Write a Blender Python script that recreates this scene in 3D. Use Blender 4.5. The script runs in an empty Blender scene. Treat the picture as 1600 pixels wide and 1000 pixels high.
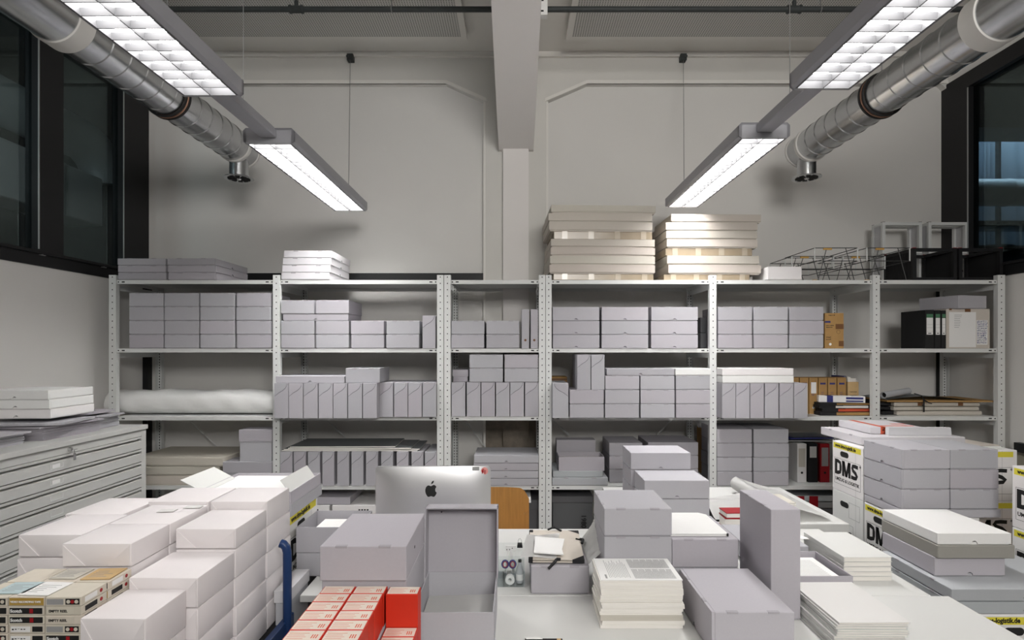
import bpy, bmesh, math, random
from mathutils import Vector, Matrix
random.seed(7)
R = math.radians
SC = bpy.context.scene
COL = SC.collection
# ---------------------------------------------------------------- camera (view straight down the room, eye 1.76 m)
F, CX, CY, EYE = 880.0, 806.0, 545.0, 1.76
def wx(px, Y): return (px - CX) * Y / F
def wz(py, Y): return EYE - (py - CY) * Y / F
cam = bpy.data.cameras.new('camera'); cam.sensor_width = 36; cam.lens = F / 1600 * 36
cam.shift_x = (800 - CX) / 1600; cam.shift_y = (CY - 500) / 1600
co = bpy.data.objects.new('camera', cam); COL.objects.link(co)
co.location = (0, 0, EYE); co.rotation_euler = (R(90), 0, 0)
SC.camera = co
SC.view_settings.view_transform = 'Standard'; SC.view_settings.look = 'None'
SC.view_settings.gamma = 1; SC.view_settings.use_curve_mapping = False
SC.view_settings.exposure = 0.0
w = bpy.data.worlds.new('world'); SC.world = w; w.use_nodes = True
w.node_tree.nodes['Background'].inputs[0].default_value = (0.02, 0.025, 0.03, 1)
w.node_tree.nodes['Background'].inputs[1].default_value = 0.3

# ---------------------------------------------------------------- materials
def mat(name, col, rough=0.7, metal=0.0, vary=0.0, tex=0.0, scale=30.0, bump=0.0, bscale=200.0, emit=0.0, spec=0.3, stretch=None):
    m = bpy.data.materials.new(name); m.use_nodes = True
    nt = m.node_tree; n = nt.nodes; b = n['Principled BSDF']; L = nt.links.new
    b.inputs['Roughness'].default_value = rough; b.inputs['Metallic'].default_value = metal
    b.inputs['Specular IOR Level'].default_value = spec
    rgb = n.new('ShaderNodeRGB'); rgb.outputs[0].default_value = (*col, 1); out = rgb.outputs[0]
    tc = n.new('ShaderNodeTexCoord')
    if tex:
        t = n.new('ShaderNodeTexNoise'); t.inputs['Scale'].default_value = scale; t.inputs['Detail'].default_value = 5
        if stretch:
            mp = n.new('ShaderNodeMapping'); mp.inputs['Scale'].default_value = stretch
            L(tc.outputs['Object'], mp.inputs[0]); L(mp.outputs[0], t.inputs['Vector'])
        else: L(tc.outputs['Object'], t.inputs['Vector'])
        mr = n.new('ShaderNodeMapRange'); mr.inputs[3].default_value = 1 - tex; mr.inputs[4].default_value = 1 + tex
        L(t.outputs['Fac'], mr.inputs[0])
        mx = n.new('ShaderNodeVectorMath'); mx.operation = 'SCALE'; L(out, mx.inputs[0]); L(mr.outputs[0], mx.inputs['Scale']); out = mx.outputs[0]
    if vary:
        oi = n.new('ShaderNodeObjectInfo')
        mr = n.new('ShaderNodeMapRange'); mr.inputs[3].default_value = 1 - vary; mr.inputs[4].default_value = 1 + vary
        L(oi.outputs['Random'], mr.inputs[0])
        mx = n.new('ShaderNodeVectorMath'); mx.operation = 'SCALE'; L(out, mx.inputs[0]); L(mr.outputs[0], mx.inputs['Scale']); out = mx.outputs[0]
        # a little drift between lavender and blue grey
        mr2 = n.new('ShaderNodeMapRange'); mr2.inputs[3].default_value = 0; mr2.inputs[4].default_value = 1
        fr = n.new('ShaderNodeMath'); fr.operation = 'FRACT'; ml = n.new('ShaderNodeMath'); ml.operation = 'MULTIPLY'; ml.inputs[1].default_value = 17.3
        L(oi.outputs['Random'], ml.inputs[0]); L(ml.outputs[0], fr.inputs[0])
        mc = n.new('ShaderNodeMix'); mc.data_type = 'RGBA'; mc.inputs[6].default_value = (1.01, 0.985, 1.0, 1); mc.inputs[7].default_value = (0.985, 1.01, 1.0, 1)
        L(fr.outputs[0], mc.inputs[0])
        mm = n.new('ShaderNodeVectorMath'); mm.operation = 'MULTIPLY'; L(out, mm.inputs[0]); L(mc.outputs[2], mm.inputs[1]); out = mm.outputs[0]
    L(out, b.inputs['Base Color'])
    if bump:
        t = n.new('ShaderNodeTexNoise'); t.inputs['Scale'].default_value = bscale; t.inputs['Detail'].default_value = 3
        L(tc.outputs['Object'], t.inputs['Vector'])
        bp = n.new('ShaderNodeBump'); bp.inputs['Strength'].default_value = bump; bp.inputs['Distance'].default_value = 0.01
        L(t.outputs['Fac'], bp.inputs['Height']); L(bp.outputs[0], b.inputs['Normal'])
    if emit:
        L(out, b.inputs['Emission Color']); b.inputs['Emission Strength'].default_value = emit
    return m
M = {}
M['wall'] = mat('wall_paint', (.73, .715, .69), .85, tex=.03, scale=2.5, bump=.04, bscale=90)
M['frame_wall'] = mat('beam_paint', (.69, .675, .64), .85, tex=.04, scale=3, bump=.06, bscale=60)
M['pinkwall'] = mat('column_paint', (.80, .77, .75), .85, tex=.02, scale=4)
M['rawconc'] = mat('raw_concrete', (.22, .19, .155), .95, tex=.5, scale=14, bump=.3, bscale=60)
M['ceil'] = mat('ceiling_paint', (.76, .74, .70), .9, tex=.02, scale=3)
M['floor'] = mat('floor_linoleum', (.20, .195, .19), .5, tex=.1, scale=6)
M['black'] = mat('black_steel', (.012, .012, .013), .45)
M['blackmat'] = mat('black_board', (.014, .014, .015), .7)
M['darkhole'] = mat('dark_hole', (.02, .02, .02), .9)
M['edgelight'] = mat('edge_highlight_paint', (.42, .43, .43), .4, metal=.6)  # pale strip colour standing in for the highlight along the pane edge
M['steel'] = mat('shelf_enamel', (.66, .67, .66), .45, tex=.02, scale=5)
M['cab'] = mat('cabinet_enamel', (.50, .50, .485), .42, tex=.015, scale=5)
M['grey'] = mat('grey_board', (.42, .408, .437), .8, vary=.055, tex=.035, scale=140, bump=.05, bscale=500)
M['greyl'] = mat('light_grey_board', (.60, .59, .61), .8, vary=.04, tex=.03, scale=140, bump=.05, bscale=500)
M['greyb'] = mat('blue_grey_board', (.42, .435, .455), .8, vary=.03, tex=.03, scale=140, bump=.05, bscale=500)
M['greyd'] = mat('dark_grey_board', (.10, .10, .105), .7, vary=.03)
M['tab'] = mat('board_tab', (.36, .345, .37), .8)
M['notchshade'] = mat('notch_shade_paint', (.20, .195, .205), .9)  # dark plate colour, painted shade inside the thumb notch
M['dullduct'] = mat('dull_duct', (.42, .44, .45), .5, metal=.3, tex=.15, scale=8)
M['whiteb'] = mat('white_board', (.77, .76, .75), .75, vary=.02, tex=.02, scale=90)
M['beige'] = mat('beige_board', (.56, .52, .455), .8, vary=.03, tex=.03, scale=60)
M['cream'] = mat('cream_board', (.53, .49, .435), .8, vary=.03, tex=.03, scale=60)
M['tape'] = mat('taped_carton', (.33, .265, .185), .22, tex=.25, scale=9, spec=.5)
M['clearTape'] = mat('packing_tape', (.47, .40, .31), .15, spec=.6, tex=.1, scale=20)
M['portcover'] = mat('portfolio_cover', (.17, .18, .185), .5)
M['mould'] = mat('moulding_paint', (.80, .78, .74), .7)
M['brown'] = mat('brown_card', (.38, .225, .085), .8, tex=.12, scale=25)
M['tan'] = mat('tan_card', (.55, .38, .19), .8, tex=.1, scale=25)
M['browntape'] = mat('brown_tape', (.16, .075, .03), .4)
M['paper'] = mat('white_paper', (.76, .755, .745), .8, tex=.015, scale=40)
M['paperedge'] = mat('paper_edges', (.76, .735, .69), .9, tex=.12, scale=8, stretch=(1, 1, 60))
M['wrap'] = mat('ream_wrapper', (.73, .69, .695), .6, tex=.02, scale=12, bump=.25, bscale=9)
M['fabric'] = mat('white_fabric', (.80, .80, .79), .85, tex=.03, scale=12, bump=.6, bscale=9)
M['folder'] = mat('folder_board', (.64, .64, .62), .75, vary=.03)
M['table'] = mat('table_laminate', (.60, .60, .585), .4, tex=.01, scale=3)
M['tableedge'] = mat('table_edge', (.60, .57, .53), .5)
M['alu'] = mat('brushed_aluminium', (.75, .75, .76), .34, metal=.9)
M['silver'] = mat('lamp_silver', (.36, .36, .385), .42, metal=.35)
M['galv'] = mat('galvanised_steel', (.50, .51, .52), .24, metal=.95, tex=.3, scale=14, stretch=(1, .25, 1), bump=.10, bscale=7)
M['collar'] = mat('duct_collar', (.66, .645, .615), .45)
M['rubber'] = mat('rubber', (.015, .014, .014), .6)
M['copper'] = mat('clamp_copper', (.35, .2, .14), .45, metal=.7)
M['pipe'] = mat('dark_pipe', (.045, .05, .05), .55, tex=.25, scale=20)
M['wire'] = mat('steel_wire', (.30, .30, .30), .4, metal=.7)
M['rackwire'] = mat('dark_rack_wire', (.07, .07, .07), .4, metal=.5)
M['chrome'] = mat('chrome', (.7, .7, .7), .2, metal=1)
M['wood'] = mat('beech_ply', (.66, .36, .115), .4, tex=.22, scale=5, stretch=(14, 1, 1))
M['peg'] = mat('wooden_peg', (.62, .36, .10), .6)
M['red'] = mat('red_board', (.58, .03, .012), .5, tex=.06, scale=20)
M['redl'] = mat('cream_label', (.72, .63, .55), .7, tex=.05, scale=40)
M['redbind'] = mat('red_binder', (.30, .008, .014), .45)
M['blue'] = mat('blue_paint', (.012, .035, .115), .35)
M['yellow'] = mat('yellow_print', (.72, .63, .06), .6)
M['ink'] = mat('black_ink', (.012, .012, .012), .6)
M['inkgrey'] = mat('grey_ink', (.30, .30, .30), .7)
M['inkblue'] = mat('blue_ink', (.03, .035, .16), .7)
M['orange'] = mat('orange_tape', (.62, .10, .045), .5)
M['tapebox'] = mat('tape_box_card', (.58, .53, .45), .75, vary=.06, tex=.06, scale=40)
M['green'] = mat('green_label', (.07, .18, .10), .6)
M['bandgold'] = mat('gold_spine', (.40, .26, .06), .6)
M['skyblue'] = mat('pale_blue_card', (.42, .52, .54), .7)
M['louvre'] = mat('louvre_darkened', (.13, .13, .135), .5)  # blade colour darkened so the lit cells keep their shading instead of clipping
M['louvre_far'] = mat('louvre_darkened_far', (.06, .06, .062), .5)  # darker copy of the same blades, offsets the brighter far lamps
M['glow'] = mat('lamp_diffuser', (1, .985, .97), .5, emit=58.0)
M['glow_dim'] = mat('lamp_diffuser_dimmed', (1, .985, .97), .5, emit=14.0)
M['curtain'] = mat('pale_curtain', (.45, .52, .60), .8)
M['dimroom'] = mat('next_room_wall', (.05, .055, .06), .9)
M['olive'] = mat('olive_panel', (.28, .265, .21), .8)
def perforated():
    m = mat('perforated_panel', (.60, .59, .56), .85); nt = m.node_tree; n = nt.nodes; L = nt.links.new; b = n['Principled BSDF']
    tc = n.new('ShaderNodeTexCoord'); s = n.new('ShaderNodeVectorMath'); s.operation = 'SCALE'; s.inputs['Scale'].default_value = 50
    f = n.new('ShaderNodeVectorMath'); f.operation = 'FRACTION'; a = n.new('ShaderNodeVectorMath'); a.operation = 'SUBTRACT'; a.inputs[1].default_value = (.5, .5, .5)
    mu = n.new('ShaderNodeVectorMath'); mu.operation = 'MULTIPLY'; mu.inputs[1].default_value = (1, 1, 0)
    ln = n.new('ShaderNodeVectorMath'); ln.operation = 'LENGTH'; lt = n.new('ShaderNodeMath'); lt.operation = 'LESS_THAN'; lt.inputs[1].default_value = .27
    mx = n.new('ShaderNodeMix'); mx.data_type = 'RGBA'; mx.inputs[6].default_value = (.60, .59, .56, 1); mx.inputs[7].default_value = (.13, .13, .125, 1)
    L(tc.outputs['Object'], s.inputs[0]); L(s.outputs[0], f.inputs[0]); L(f.outputs[0], a.inputs[0]); L(a.outputs[0], mu.inputs[0]); L(mu.outputs[0], ln.inputs[0])
    L(ln.outputs['Value'], lt.inputs[0]); L(lt.outputs[0], mx.inputs[0]); L(mx.outputs[2], b.inputs['Base Color'])
    return m
M['perf'] = perforated()
def glass(name, tint, gl):
    m = bpy.data.materials.new(name); m.use_nodes = True; nt = m.node_tree; n = nt.nodes; L = nt.links.new
    n.remove(n['Principled BSDF']); o = n['Material Output']
    t = n.new('ShaderNodeBsdfTransparent'); t.inputs[0].default_value = (*tint, 1)
    g = n.new('ShaderNodeBsdfGlossy'); g.inputs['Roughness'].default_value = .03; g.inputs[0].default_value = (.9, .95, .95, 1)
    x = n.new('ShaderNodeMixShader'); fr = n.new('ShaderNodeFresnel'); fr.inputs[0].default_value = 1.45
    ml = n.new('ShaderNodeMath'); ml.operation = 'MULTIPLY'; ml.inputs[1].default_value = gl
    L(fr.outputs[0], ml.inputs[0]); L(ml.outputs[0], x.inputs[0]); L(t.outputs[0], x.inputs[1]); L(g.outputs[0], x.inputs[2]); L(x.outputs[0], o.inputs[0])
    return m
M['glass'] = glass('window_glass', (.55, .6, .6), .35)
M['clear'] = glass('clear_plastic', (.96, .97, .97), .5)

# ---------------------------------------------------------------- mesh builder
class MB:
    def __init__(s): s.bm = bmesh.new()
    def _merge(s, t, mi):
        for f in t.faces: f.material_index = mi
        me = bpy.data.meshes.new('tmp'); t.to_mesh(me); t.free(); s.bm.from_mesh(me); bpy.data.meshes.remove(me)
    def box(s, x0, y0, z0, x1, y1, z1, b=0, mi=0, seg=1, M4=None):
        t = bmesh.new(); r = bmesh.ops.create_cube(t, size=1)
        for v in r['verts']:
            v.co = Vector(((x0 + x1) / 2 + v.co.x * (x1 - x0), (y0 + y1) / 2 + v.co.y * (y1 - y0), (z0 + z1) / 2 + v.co.z * (z1 - z0)))
        if b: bmesh.ops.bevel(t, geom=t.edges[:], offset=b, segments=seg, affect='EDGES', profile=.5)
        if M4 is not None: bmesh.ops.transform(t, matrix=M4, verts=t.verts[:])
        s._merge(t, mi); return s
    def prism(s, pts, axis, a, b, mi=0, M4=None):
        def P(p, t):
            return (p[0], t, p[1]) if axis == 'y' else (t, p[0], p[1]) if axis == 'x' else (p[0], p[1], t)
        t = bmesh.new(); A = [t.verts.new(P(p, a)) for p in pts]; B = [t.verts.new(P(p, b)) for p in pts]; n = len(pts)
        t.faces.new(A); t.faces.new(B[::-1])
        for i in range(n): t.faces.new((A[i], B[i], B[(i + 1) % n], A[(i + 1) % n]))
        bmesh.ops.recalc_face_normals(t, faces=t.faces[:])
        if M4 is not None: bmesh.ops.transform(t, matrix=M4, verts=t.verts[:])
        s._merge(t, mi); return s
    def cyl(s, p0, p1, r, n=16, mi=0, r2=None):
        p0 = Vector(p0); p1 = Vector(p1); t = bmesh.new()
        bmesh.ops.create_cone(t, cap_ends=True, segments=n, radius1=r, radius2=r if r2 is None else r2, depth=(p1 - p0).length)
        q = (p1 - p0).to_track_quat('Z', 'Y').to_matrix().to_4x4(); q.translation = (p0 + p1) / 2
        bmesh.ops.transform(t, matrix=q, verts=t.verts[:])
        s._merge(t, mi); return s
    def tube(s, pts, r, n=8, mi=0, closed=False):
        P = [Vector(p) for p in pts]; t = bmesh.new(); rings = []; k = len(P); prev = None
        for i, p in enumerate(P):
            a = P[(i - 1) % k] if (closed or i > 0) else p; c = P[(i + 1) % k] if (closed or i < k - 1) else p
            d = (c - a).normalized(); u = prev if prev is not None else (Vector((0, 0, 1)) if abs(d.z) < .9 else Vector((1, 0, 0)))
            u = (u - d * u.dot(d)).normalized(); v = d.cross(u); prev = u
            rings.append([t.verts.new(p + (u * math.cos(2 * math.pi * j / n) + v * math.sin(2 * math.pi * j / n)) * r) for j in range(n)])
        for i in range(k if closed else k - 1):
            A, B = rings[i], rings[(i + 1) % k]
            for j in range(n): t.faces.new((A[j], A[(j + 1) % n], B[(j + 1) % n], B[j]))
        if not closed: t.faces.new(rings[0][::-1]); t.faces.new(rings[-1])
        bmesh.ops.recalc_face_normals(t, faces=t.faces[:])
        s._merge(t, mi); return s
    def lathe(s, prof, o, axis='y', n=32, mi=0, cap=True):
        t = bmesh.new(); rings = []
        for (r, h) in prof:
            ring = []
            for j in range(n):
                a = 2 * math.pi * j / n; c, d = r * math.cos(a), r * math.sin(a)
                ring.append(t.verts.new((o[0] + c, o[1] + h, o[2] + d) if axis == 'y' else (o[0] + c, o[1] + d, o[2] + h) if axis == 'z' else (o[0] + h, o[1] + c, o[2] + d)))
            rings.append(ring)
        for A, B in zip(rings, rings[1:]):
            for j in range(n): t.faces.new((A[j], A[(j + 1) % n], B[(j + 1) % n], B[j]))
        if cap: t.faces.new(rings[0]); t.faces.new(rings[-1])
        bmesh.ops.recalc_face_normals(t, faces=t.faces[:])
        s._merge(t, mi); return s
    def grid(s, fn, nu, nv, th=0.0, mi=0):
        t = bmesh.new(); V_ = [[t.verts.new(fn(i / nu, j / nv)) for j in range(nv + 1)] for i in range(nu + 1)]
        for i in range(nu):
            for j in range(nv): t.faces.new((V_[i][j], V_[i + 1][j], V_[i + 1][j + 1], V_[i][j + 1]))
        if th: bmesh.ops.solidify(t, geom=t.faces[:], thickness=th)
        bmesh.ops.recalc_face_normals(t, faces=t.faces[:])
        s._merge(t, mi); return s
    def obj(s, name, mats, parent=None, smooth=False, label=None):
        me = bpy.data.meshes.new(name); s.bm.to_mesh(me); s.bm.free()
        if not isinstance(mats, (list, tuple)): mats = [mats]
        for m in mats: me.materials.append(M[m] if isinstance(m, str) else m)
        if smooth:
            me.polygons.foreach_set('use_smooth', [True] * len(me.polygons)); me.set_sharp_from_angle(angle=R(35))
        o = bpy.data.objects.new(name, me); COL.objects.link(o)
        if parent is not None: o.parent = parent
        if label: o['label'] = label
        return o
def textobj(name, s, size, loc, rot, m, parent=None, bold=0.0, sx=1.0, align='LEFT', lab=None, ext=.0003):
    cu = bpy.data.curves.new('t', 'FONT'); cu.body = s; cu.size = size; cu.offset = bold; cu.extrude = ext; cu.align_x = align
    cu.resolution_u = 3
    t = bpy.data.objects.new('t', cu); COL.objects.link(t)
    dg = bpy.context.evaluated_depsgraph_get(); me = bpy.data.meshes.new_from_object(t.evaluated_get(dg))
    bpy.data.objects.remove(t); bpy.data.curves.remove(cu)
    me.materials.clear(); me.materials.append(M[m]); me.name = name
    o = bpy.data.objects.new(name, me); COL.objects.link(o); o.location = loc; o.rotation_euler = rot; o.scale = (sx, 1, 1)
    if parent is not None: o.parent = parent
    return o
def textmesh(mb, s, size, loc, rot, mi, bold=0.0, sx=1.0, ext=.0003):
    """letters added to a part's own mesh (surface print)"""
    o = textobj('t', s, size, (0, 0, 0), (0, 0, 0), 'ink', bold=bold, ext=ext); me = o.data
    t = bmesh.new(); t.from_mesh(me); bpy.data.objects.remove(o); bpy.data.meshes.remove(me)
    from mathutils import Euler
    m4 = Matrix.Translation(loc) @ Euler(rot).to_matrix().to_4x4() @ Matrix.Diagonal((sx, 1, 1, 1))
    bmesh.ops.transform(t, matrix=m4, verts=t.verts[:]); mb._merge(t, mi)
FRONT = (R(90), 0, 0)
def tag(o, label, cat, group=None):
    o['label'] = label; o['category'] = cat
    if group: o['group'] = group
    return o
def thing(name, label, cat, loc=(0, 0, 0), rz=0.0, group=None):
    o = bpy.data.objects.new(name, None); COL.objects.link(o); o.empty_display_size = .05
    o.location = loc; o.rotation_euler = (0, 0, rz)
    return tag(o, label, cat, group)
def struct(name, mb, mats, parent=None, smooth=False):
    o = mb.obj(name, mats, parent, smooth)
    if parent is None: o['kind'] = 'structure'
    return o
KIDS = {}
def tree_copy(root):
    c = root.copy(); COL.objects.link(c)
    for ch in KIDS.get(root.name, ()): tree_copy(ch).parent = c
    return c
def note_kids(o):
    KIDS[o.name] = list(o.children)
    for ch in KIDS[o.name]: note_kids(ch)
PROTO = {}
def put(key, maker, loc, rz, label, cat, group=None):
    """the first use of a kind is the model itself, later ones are copies with all their parts"""
    if key not in PROTO:
        r = maker(); PROTO[key] = r; note_kids(r); o = r
    else: o = tree_copy(PROTO[key])
    o.location = loc; o.rotation_euler = (0, 0, rz)
    tag(o, label, cat)
    if group: o['group'] = group
    elif 'group' in o: del o['group']
    return o
ORD = ['first', 'second', 'third', 'fourth', 'fifth', 'sixth', 'seventh', 'eighth', 'ninth', 'tenth', 'eleventh', 'twelfth', 'thirteenth']
def ords(i, n):
    return 'leftmost' if i == 0 else 'rightmost' if i == n - 1 else ORD[i] + ' from left'
def rowname(j, n):
    return 'bottom' if j == 0 else 'top' if j == n - 1 else ('middle' if n == 3 else ORD[j] + ' from bottom')
jit = lambda a: random.uniform(-a, a)

# ---------------------------------------------------------------- box kinds (origin: middle of the bottom, front towards -y)
def notch_poly(W, z0, z1, r, nx=0.0):
    p = [(-W / 2, z0), (nx - r, z0)]
    for i in range(1, 10): a = math.pi - math.pi * i / 10; p.append((nx + r * math.cos(a), z0 + r * math.sin(a)))
    return p + [(nx + r, z0), (W / 2, z0), (W / 2, z1), (-W / 2, z1)]
def arch_box(W, D, H, front='tabs', side=None, m='grey', name='archive_box', bev=.0018):
    r = thing(name, 'x', 'box'); t = .009
    MB().box(-W / 2 + .006, -D / 2 + .006, 0, W / 2 - .006, D / 2 - .006, .012).obj('base', m, r)
    b = MB(); zf = .0045; nr = min(.0155, H * .28)
    xl = -W / 2 + (t if side == 'leftnotch' else 0); xr = W / 2 - (t if side == 'right' else 0); yf = -D / 2 + (t if front == 'notch' else 0)
    b.box(xl, yf, zf, xr, D / 2, H, bev)
    if front == 'notch': b.prism(notch_poly(W - .001, zf, H - .001, nr), 'y', -D / 2, yf + .0005)
    if side == 'right': b.prism(notch_poly(D - .002, zf, H - .001, nr), 'x', xr - .0005, W / 2)
    if side == 'leftnotch': b.prism(notch_poly(D - .004, zf, H - .001, nr), 'x', -W / 2, xl + .0005)
    for q, s_ in (('front', front == 'notch'), ('right', side == 'right'), ('left', side == 'leftnotch')):
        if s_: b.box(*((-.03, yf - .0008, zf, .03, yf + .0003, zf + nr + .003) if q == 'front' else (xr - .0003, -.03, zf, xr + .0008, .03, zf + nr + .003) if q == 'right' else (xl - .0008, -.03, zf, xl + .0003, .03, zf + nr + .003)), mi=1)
    lid = b.obj('lid', [m, 'notchshade'], r)
    if front == 'tabs':
        for sx in (-1, 1):
            MB().box(sx * W * .25 - .019, -D / 2 - .0012, H - .006, sx * W * .25 + .019, -D / 2 + .012, H + .0012, .0008).obj('tab', 'tab', lid)
    if side in ('left', 'lefttabs', 'leftnotch'):
        for sy in (-1, 1):
            MB().box(-W / 2 - .0012, sy * D * .25 - .014, H - .007, -W / 2 + .010, sy * D * .25 + .014, H + .0012, .0008).obj('tab', 'tab', lid)
    return r
def stand_box(W, D, H, m='grey', flip=False):
    r = thing('standing_archive_box', 'x', 'box'); t = .0035; g = .0030
    MB().box(-W / 2, -D / 2 + t, 0, W / 2, D / 2, H, .0015).obj('body', m, r)
    MB().box(-W / 2 + .001, -D / 2 + t - .0006, .003, W / 2 - .001, -D / 2 + t + .0002, H - .002).obj('groove_shade', 'greyd', r)  # dark backing sheet, paints the shade in the groove round the flap
    s = -1 if flip else 1
    crv = [(-W / 2, .63 * H), (-W * .20, .73 * H), (W * .10, .80 * H), (W * .27, .86 * H), (W * .37, .93 * H), (W * .40, H - .001)]
    MB().prism([(s * x, z) for x, z in crv + [(-W / 2, H - .001)]], 'y', -D / 2 - .0005, -D / 2 + t - .0002).obj('flap', m, r)
    low = [(x + .6 * g, z - g) for x, z in crv[:-1]] + [(W * .40 + g, H - .001), (W / 2, H - .001), (W / 2, .002), (-W / 2, .002)]
    low[0] = (-W / 2, .63 * H - g)
    MB().prism([(s * x, z) for x, z in low], 'y', -D / 2, -D / 2 + t - .0002).obj('end_panel', m, r)
    return r
def lid_box(W, D, H, LH, m='grey', lm=None, notch=True, name='lidded_box'):
    r = thing(name, 'x', 'box'); lm = lm or m
    MB().box(-W / 2 + .005, -D / 2 + .005, 0, W / 2 - .005, D / 2 - .005, H - .004, .0015).obj('base', m, r)
    b = MB()
    if notch:
        b.box(-W / 2, -D / 2 + .0035, H - LH, W / 2, D / 2, H, .0015)
        b.prism(notch_poly(W - .001, H - LH, H - .001, min(.015, LH * .4)), 'y', -D / 2, -D / 2 + .004)
    else: b.box(-W / 2, -D / 2, H - LH, W / 2, D / 2, H, .0015)
    b.obj('lid', lm, r)
    return r
def open_tray(r, W, D, H, m, t=.004, name='tray'):
    b = MB()
    b.box(-W / 2, -D / 2, 0, W / 2, D / 2, t)
    b.box(-W / 2, -D / 2, t, -W / 2 + t, D / 2, H).box(W / 2 - t, -D / 2, t, W / 2, D / 2, H)
    b.box(-W / 2 + t, -D / 2, t, W / 2 - t, -D / 2 + t, H).box(-W / 2 + t, D / 2 - t, t, W / 2 - t, D / 2, H)
    return b.obj(name, m, r)
# ---------------------------------------------------------------- room shell
XL, XR, YB, YF, ZC = -3.40, 3.94, 5.20, -4.5, 4.46
struct('floor', MB().box(XL - .3, YF - .2, -.1, XR + .3, YB + .2, 0), 'floor')
struct('ceiling', MB().box(XL - .3, YF - .2, ZC, XR + .3, YB + .3, ZC + .15), 'ceil')
struct('wall_back', MB().box(XL - .3, YB, 0, XR + .3, YB + .2, ZC), 'wall')
struct('wall_front', MB().box(XL - .3, YF - .2, 0, XR + .3, YF, ZC), 'wall')
WB, WT, WY0 = 2.35, 4.12, 0.6       # window band on both side walls
for sd, x0, x1 in (('left', XL - .15, XL), ('right', XR, XR + .15)):
    b = MB().box(x0, YF, 0, x1, YB, WB).box(x0, YF, WT, x1, YB, ZC).box(x0, YF, WB, x1, WY0, WT)
    struct('wall_' + sd, b, 'wall')
# concrete frame standing proud of the infill wall: posts, edge beam with haunches
FY = 5.14
def bx(px): return wx(px, FY)
def bz(py): return wz(py, FY)
b = MB()
b.prism([(XL, ZC), (XL, bz(131)), (bx(697), bz(131)), (bx(757), bz(158)), (bx(757), 0), (bx(855), 0), (bx(855), bz(158)), (bx(917), bz(131)), (XR - .06, bz(131)), (XR, bz(140)), (XR, ZC)], 'y', FY, YB)
struct('trim_1', b, 'frame_wall')
# narrow moulding under the beam, lighter
b = MB()
for pts in ([(XL, 131), (697, 131), (760, 159)], [(852, 159), (917, 131), (XR, 131)]):
    P = [(p[0] if abs(p[0]) < 10 else bx(p[0]), bz(p[1])) for p in pts]
    for (xa, za), (xb, zb) in zip(P, P[1:]):
        b.prism([(xa, za), (xb, zb), (xb, zb + .030), (xa, za + .030)], 'y', FY - .012, FY + .01)
for xx in (757, 855):
    b.box(bx(xx) - .010, FY - .008, 0, bx(xx) + .010, FY + .01, bz(159))
struct('trim_2', b, 'mould')
# column below the girder
cx0, cx1 = wx(786, 5.08), wx(826, 5.08)
struct('trim_3', MB().box(cx0, 5.08, 1.16, cx1, FY, 3.62), 'pinkwall')
struct('trim_4', MB().box(bx(759), 5.125, 0, bx(846), FY + .001, 1.16).box(cx0, 5.07, 0, cx1, 5.13, 1.158), 'rawconc')
# girder with a haunch at the column
prof = [(5.14, ZC), (5.14, 3.56), (5.10, 3.56), (4.55, 3.68), (4.0, 3.82), (3.45, 3.955), (2.9, 4.03), (2.2, 4.06), (YF, 4.06), (YF, ZC)]
b = MB().prism(prof, 'x', -.155, .160)
struct('beam', b, 'pinkwall')
# soft fillet band between ceiling and edge beam
b = MB().box(XL, FY - .03, ZC - .045, -.16, FY, ZC).box(.165, FY - .03, ZC - .045, XR, FY, ZC)
struct('trim_5', b, 'ceil')
# black rail and corner profiles on the back wall
struct('trim_6', MB().box(XL, 5.135, 2.385, wx(757, 5.14), 5.2, 2.45), 'black')
struct('trim_7', MB().box(XL - .0, 5.13, 0, XL + .042, 5.2, 2.34), 'black')
struct('trim_8', MB().box(XR - .06, 5.13, 0, XR - .01, 5.2, 2.34), 'black')
struct('trim_9', MB().box(XR - .05, YF, .96, XR, 4.4, 1.03), 'black')
struct('trim_10', MB().box(XR - .012, YF, 0, XR, 4.6, .96), 'olive')
struct('baseboard_back', MB().box(XL + .06, 5.185, 0, bx(757), 5.2, .08).box(bx(856), 5.185, 0, XR - .06, 5.2, .08), 'frame_wall')

# ---------------------------------------------------------------- windows to the neighbouring rooms
def window(name, X, s, muls):
    """s=+1: the room lies towards +x of the wall (left wall); muls: (y0,y1) of the uprights"""
    xa, xb = (X - .08, X + .012) if s > 0 else (X - .012, X + .08)
    f = MB().box(xa, WY0, WB, xb, YB, WB + .11).box(xa - 0, WY0, WT - .08, xb, YB, WT + .05)
    for (a, c) in muls: f.box(xa, a, WB + .11, xb, c, WT - .08)
    o = struct(name, f, 'black'); inn = X + .03 * s
    x2 = sorted((X - .035 * s, X - .055 * s))
    g = MB(); y = WY0; ends = sorted(muls)
    for (a, c), (a2, c2) in zip(ends, ends[1:]):
        MB().box(x2[0], c, WB + .11, x2[1], a2, WT - .08).obj('window_pane', 'glass', o)
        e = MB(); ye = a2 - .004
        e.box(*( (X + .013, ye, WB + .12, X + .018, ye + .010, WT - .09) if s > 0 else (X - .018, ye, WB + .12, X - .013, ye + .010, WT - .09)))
        e.obj('edge_highlight', 'edgelight', o)
    # inner sill shelf and two small latches
    sl = MB().box(*((X + .012, WY0, WB + .085, X + .03, YB - .15, WB + .10) if s > 0 else (X - .03, WY0, WB + .085, X - .012, YB - .15, WB + .10))); sl.obj('glazing_bead', 'blackmat', o)
    if s > 0:
        for yy in (4.02, 4.62):
            MB().box(X + .012, yy - .02, WB + .075, X + .03, yy + .02, WB + .081).box(X + .016, yy - .004, WB + .08, X + .026, yy + .004, WB + .098).obj('latch', 'wire', o)
    return o
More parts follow.
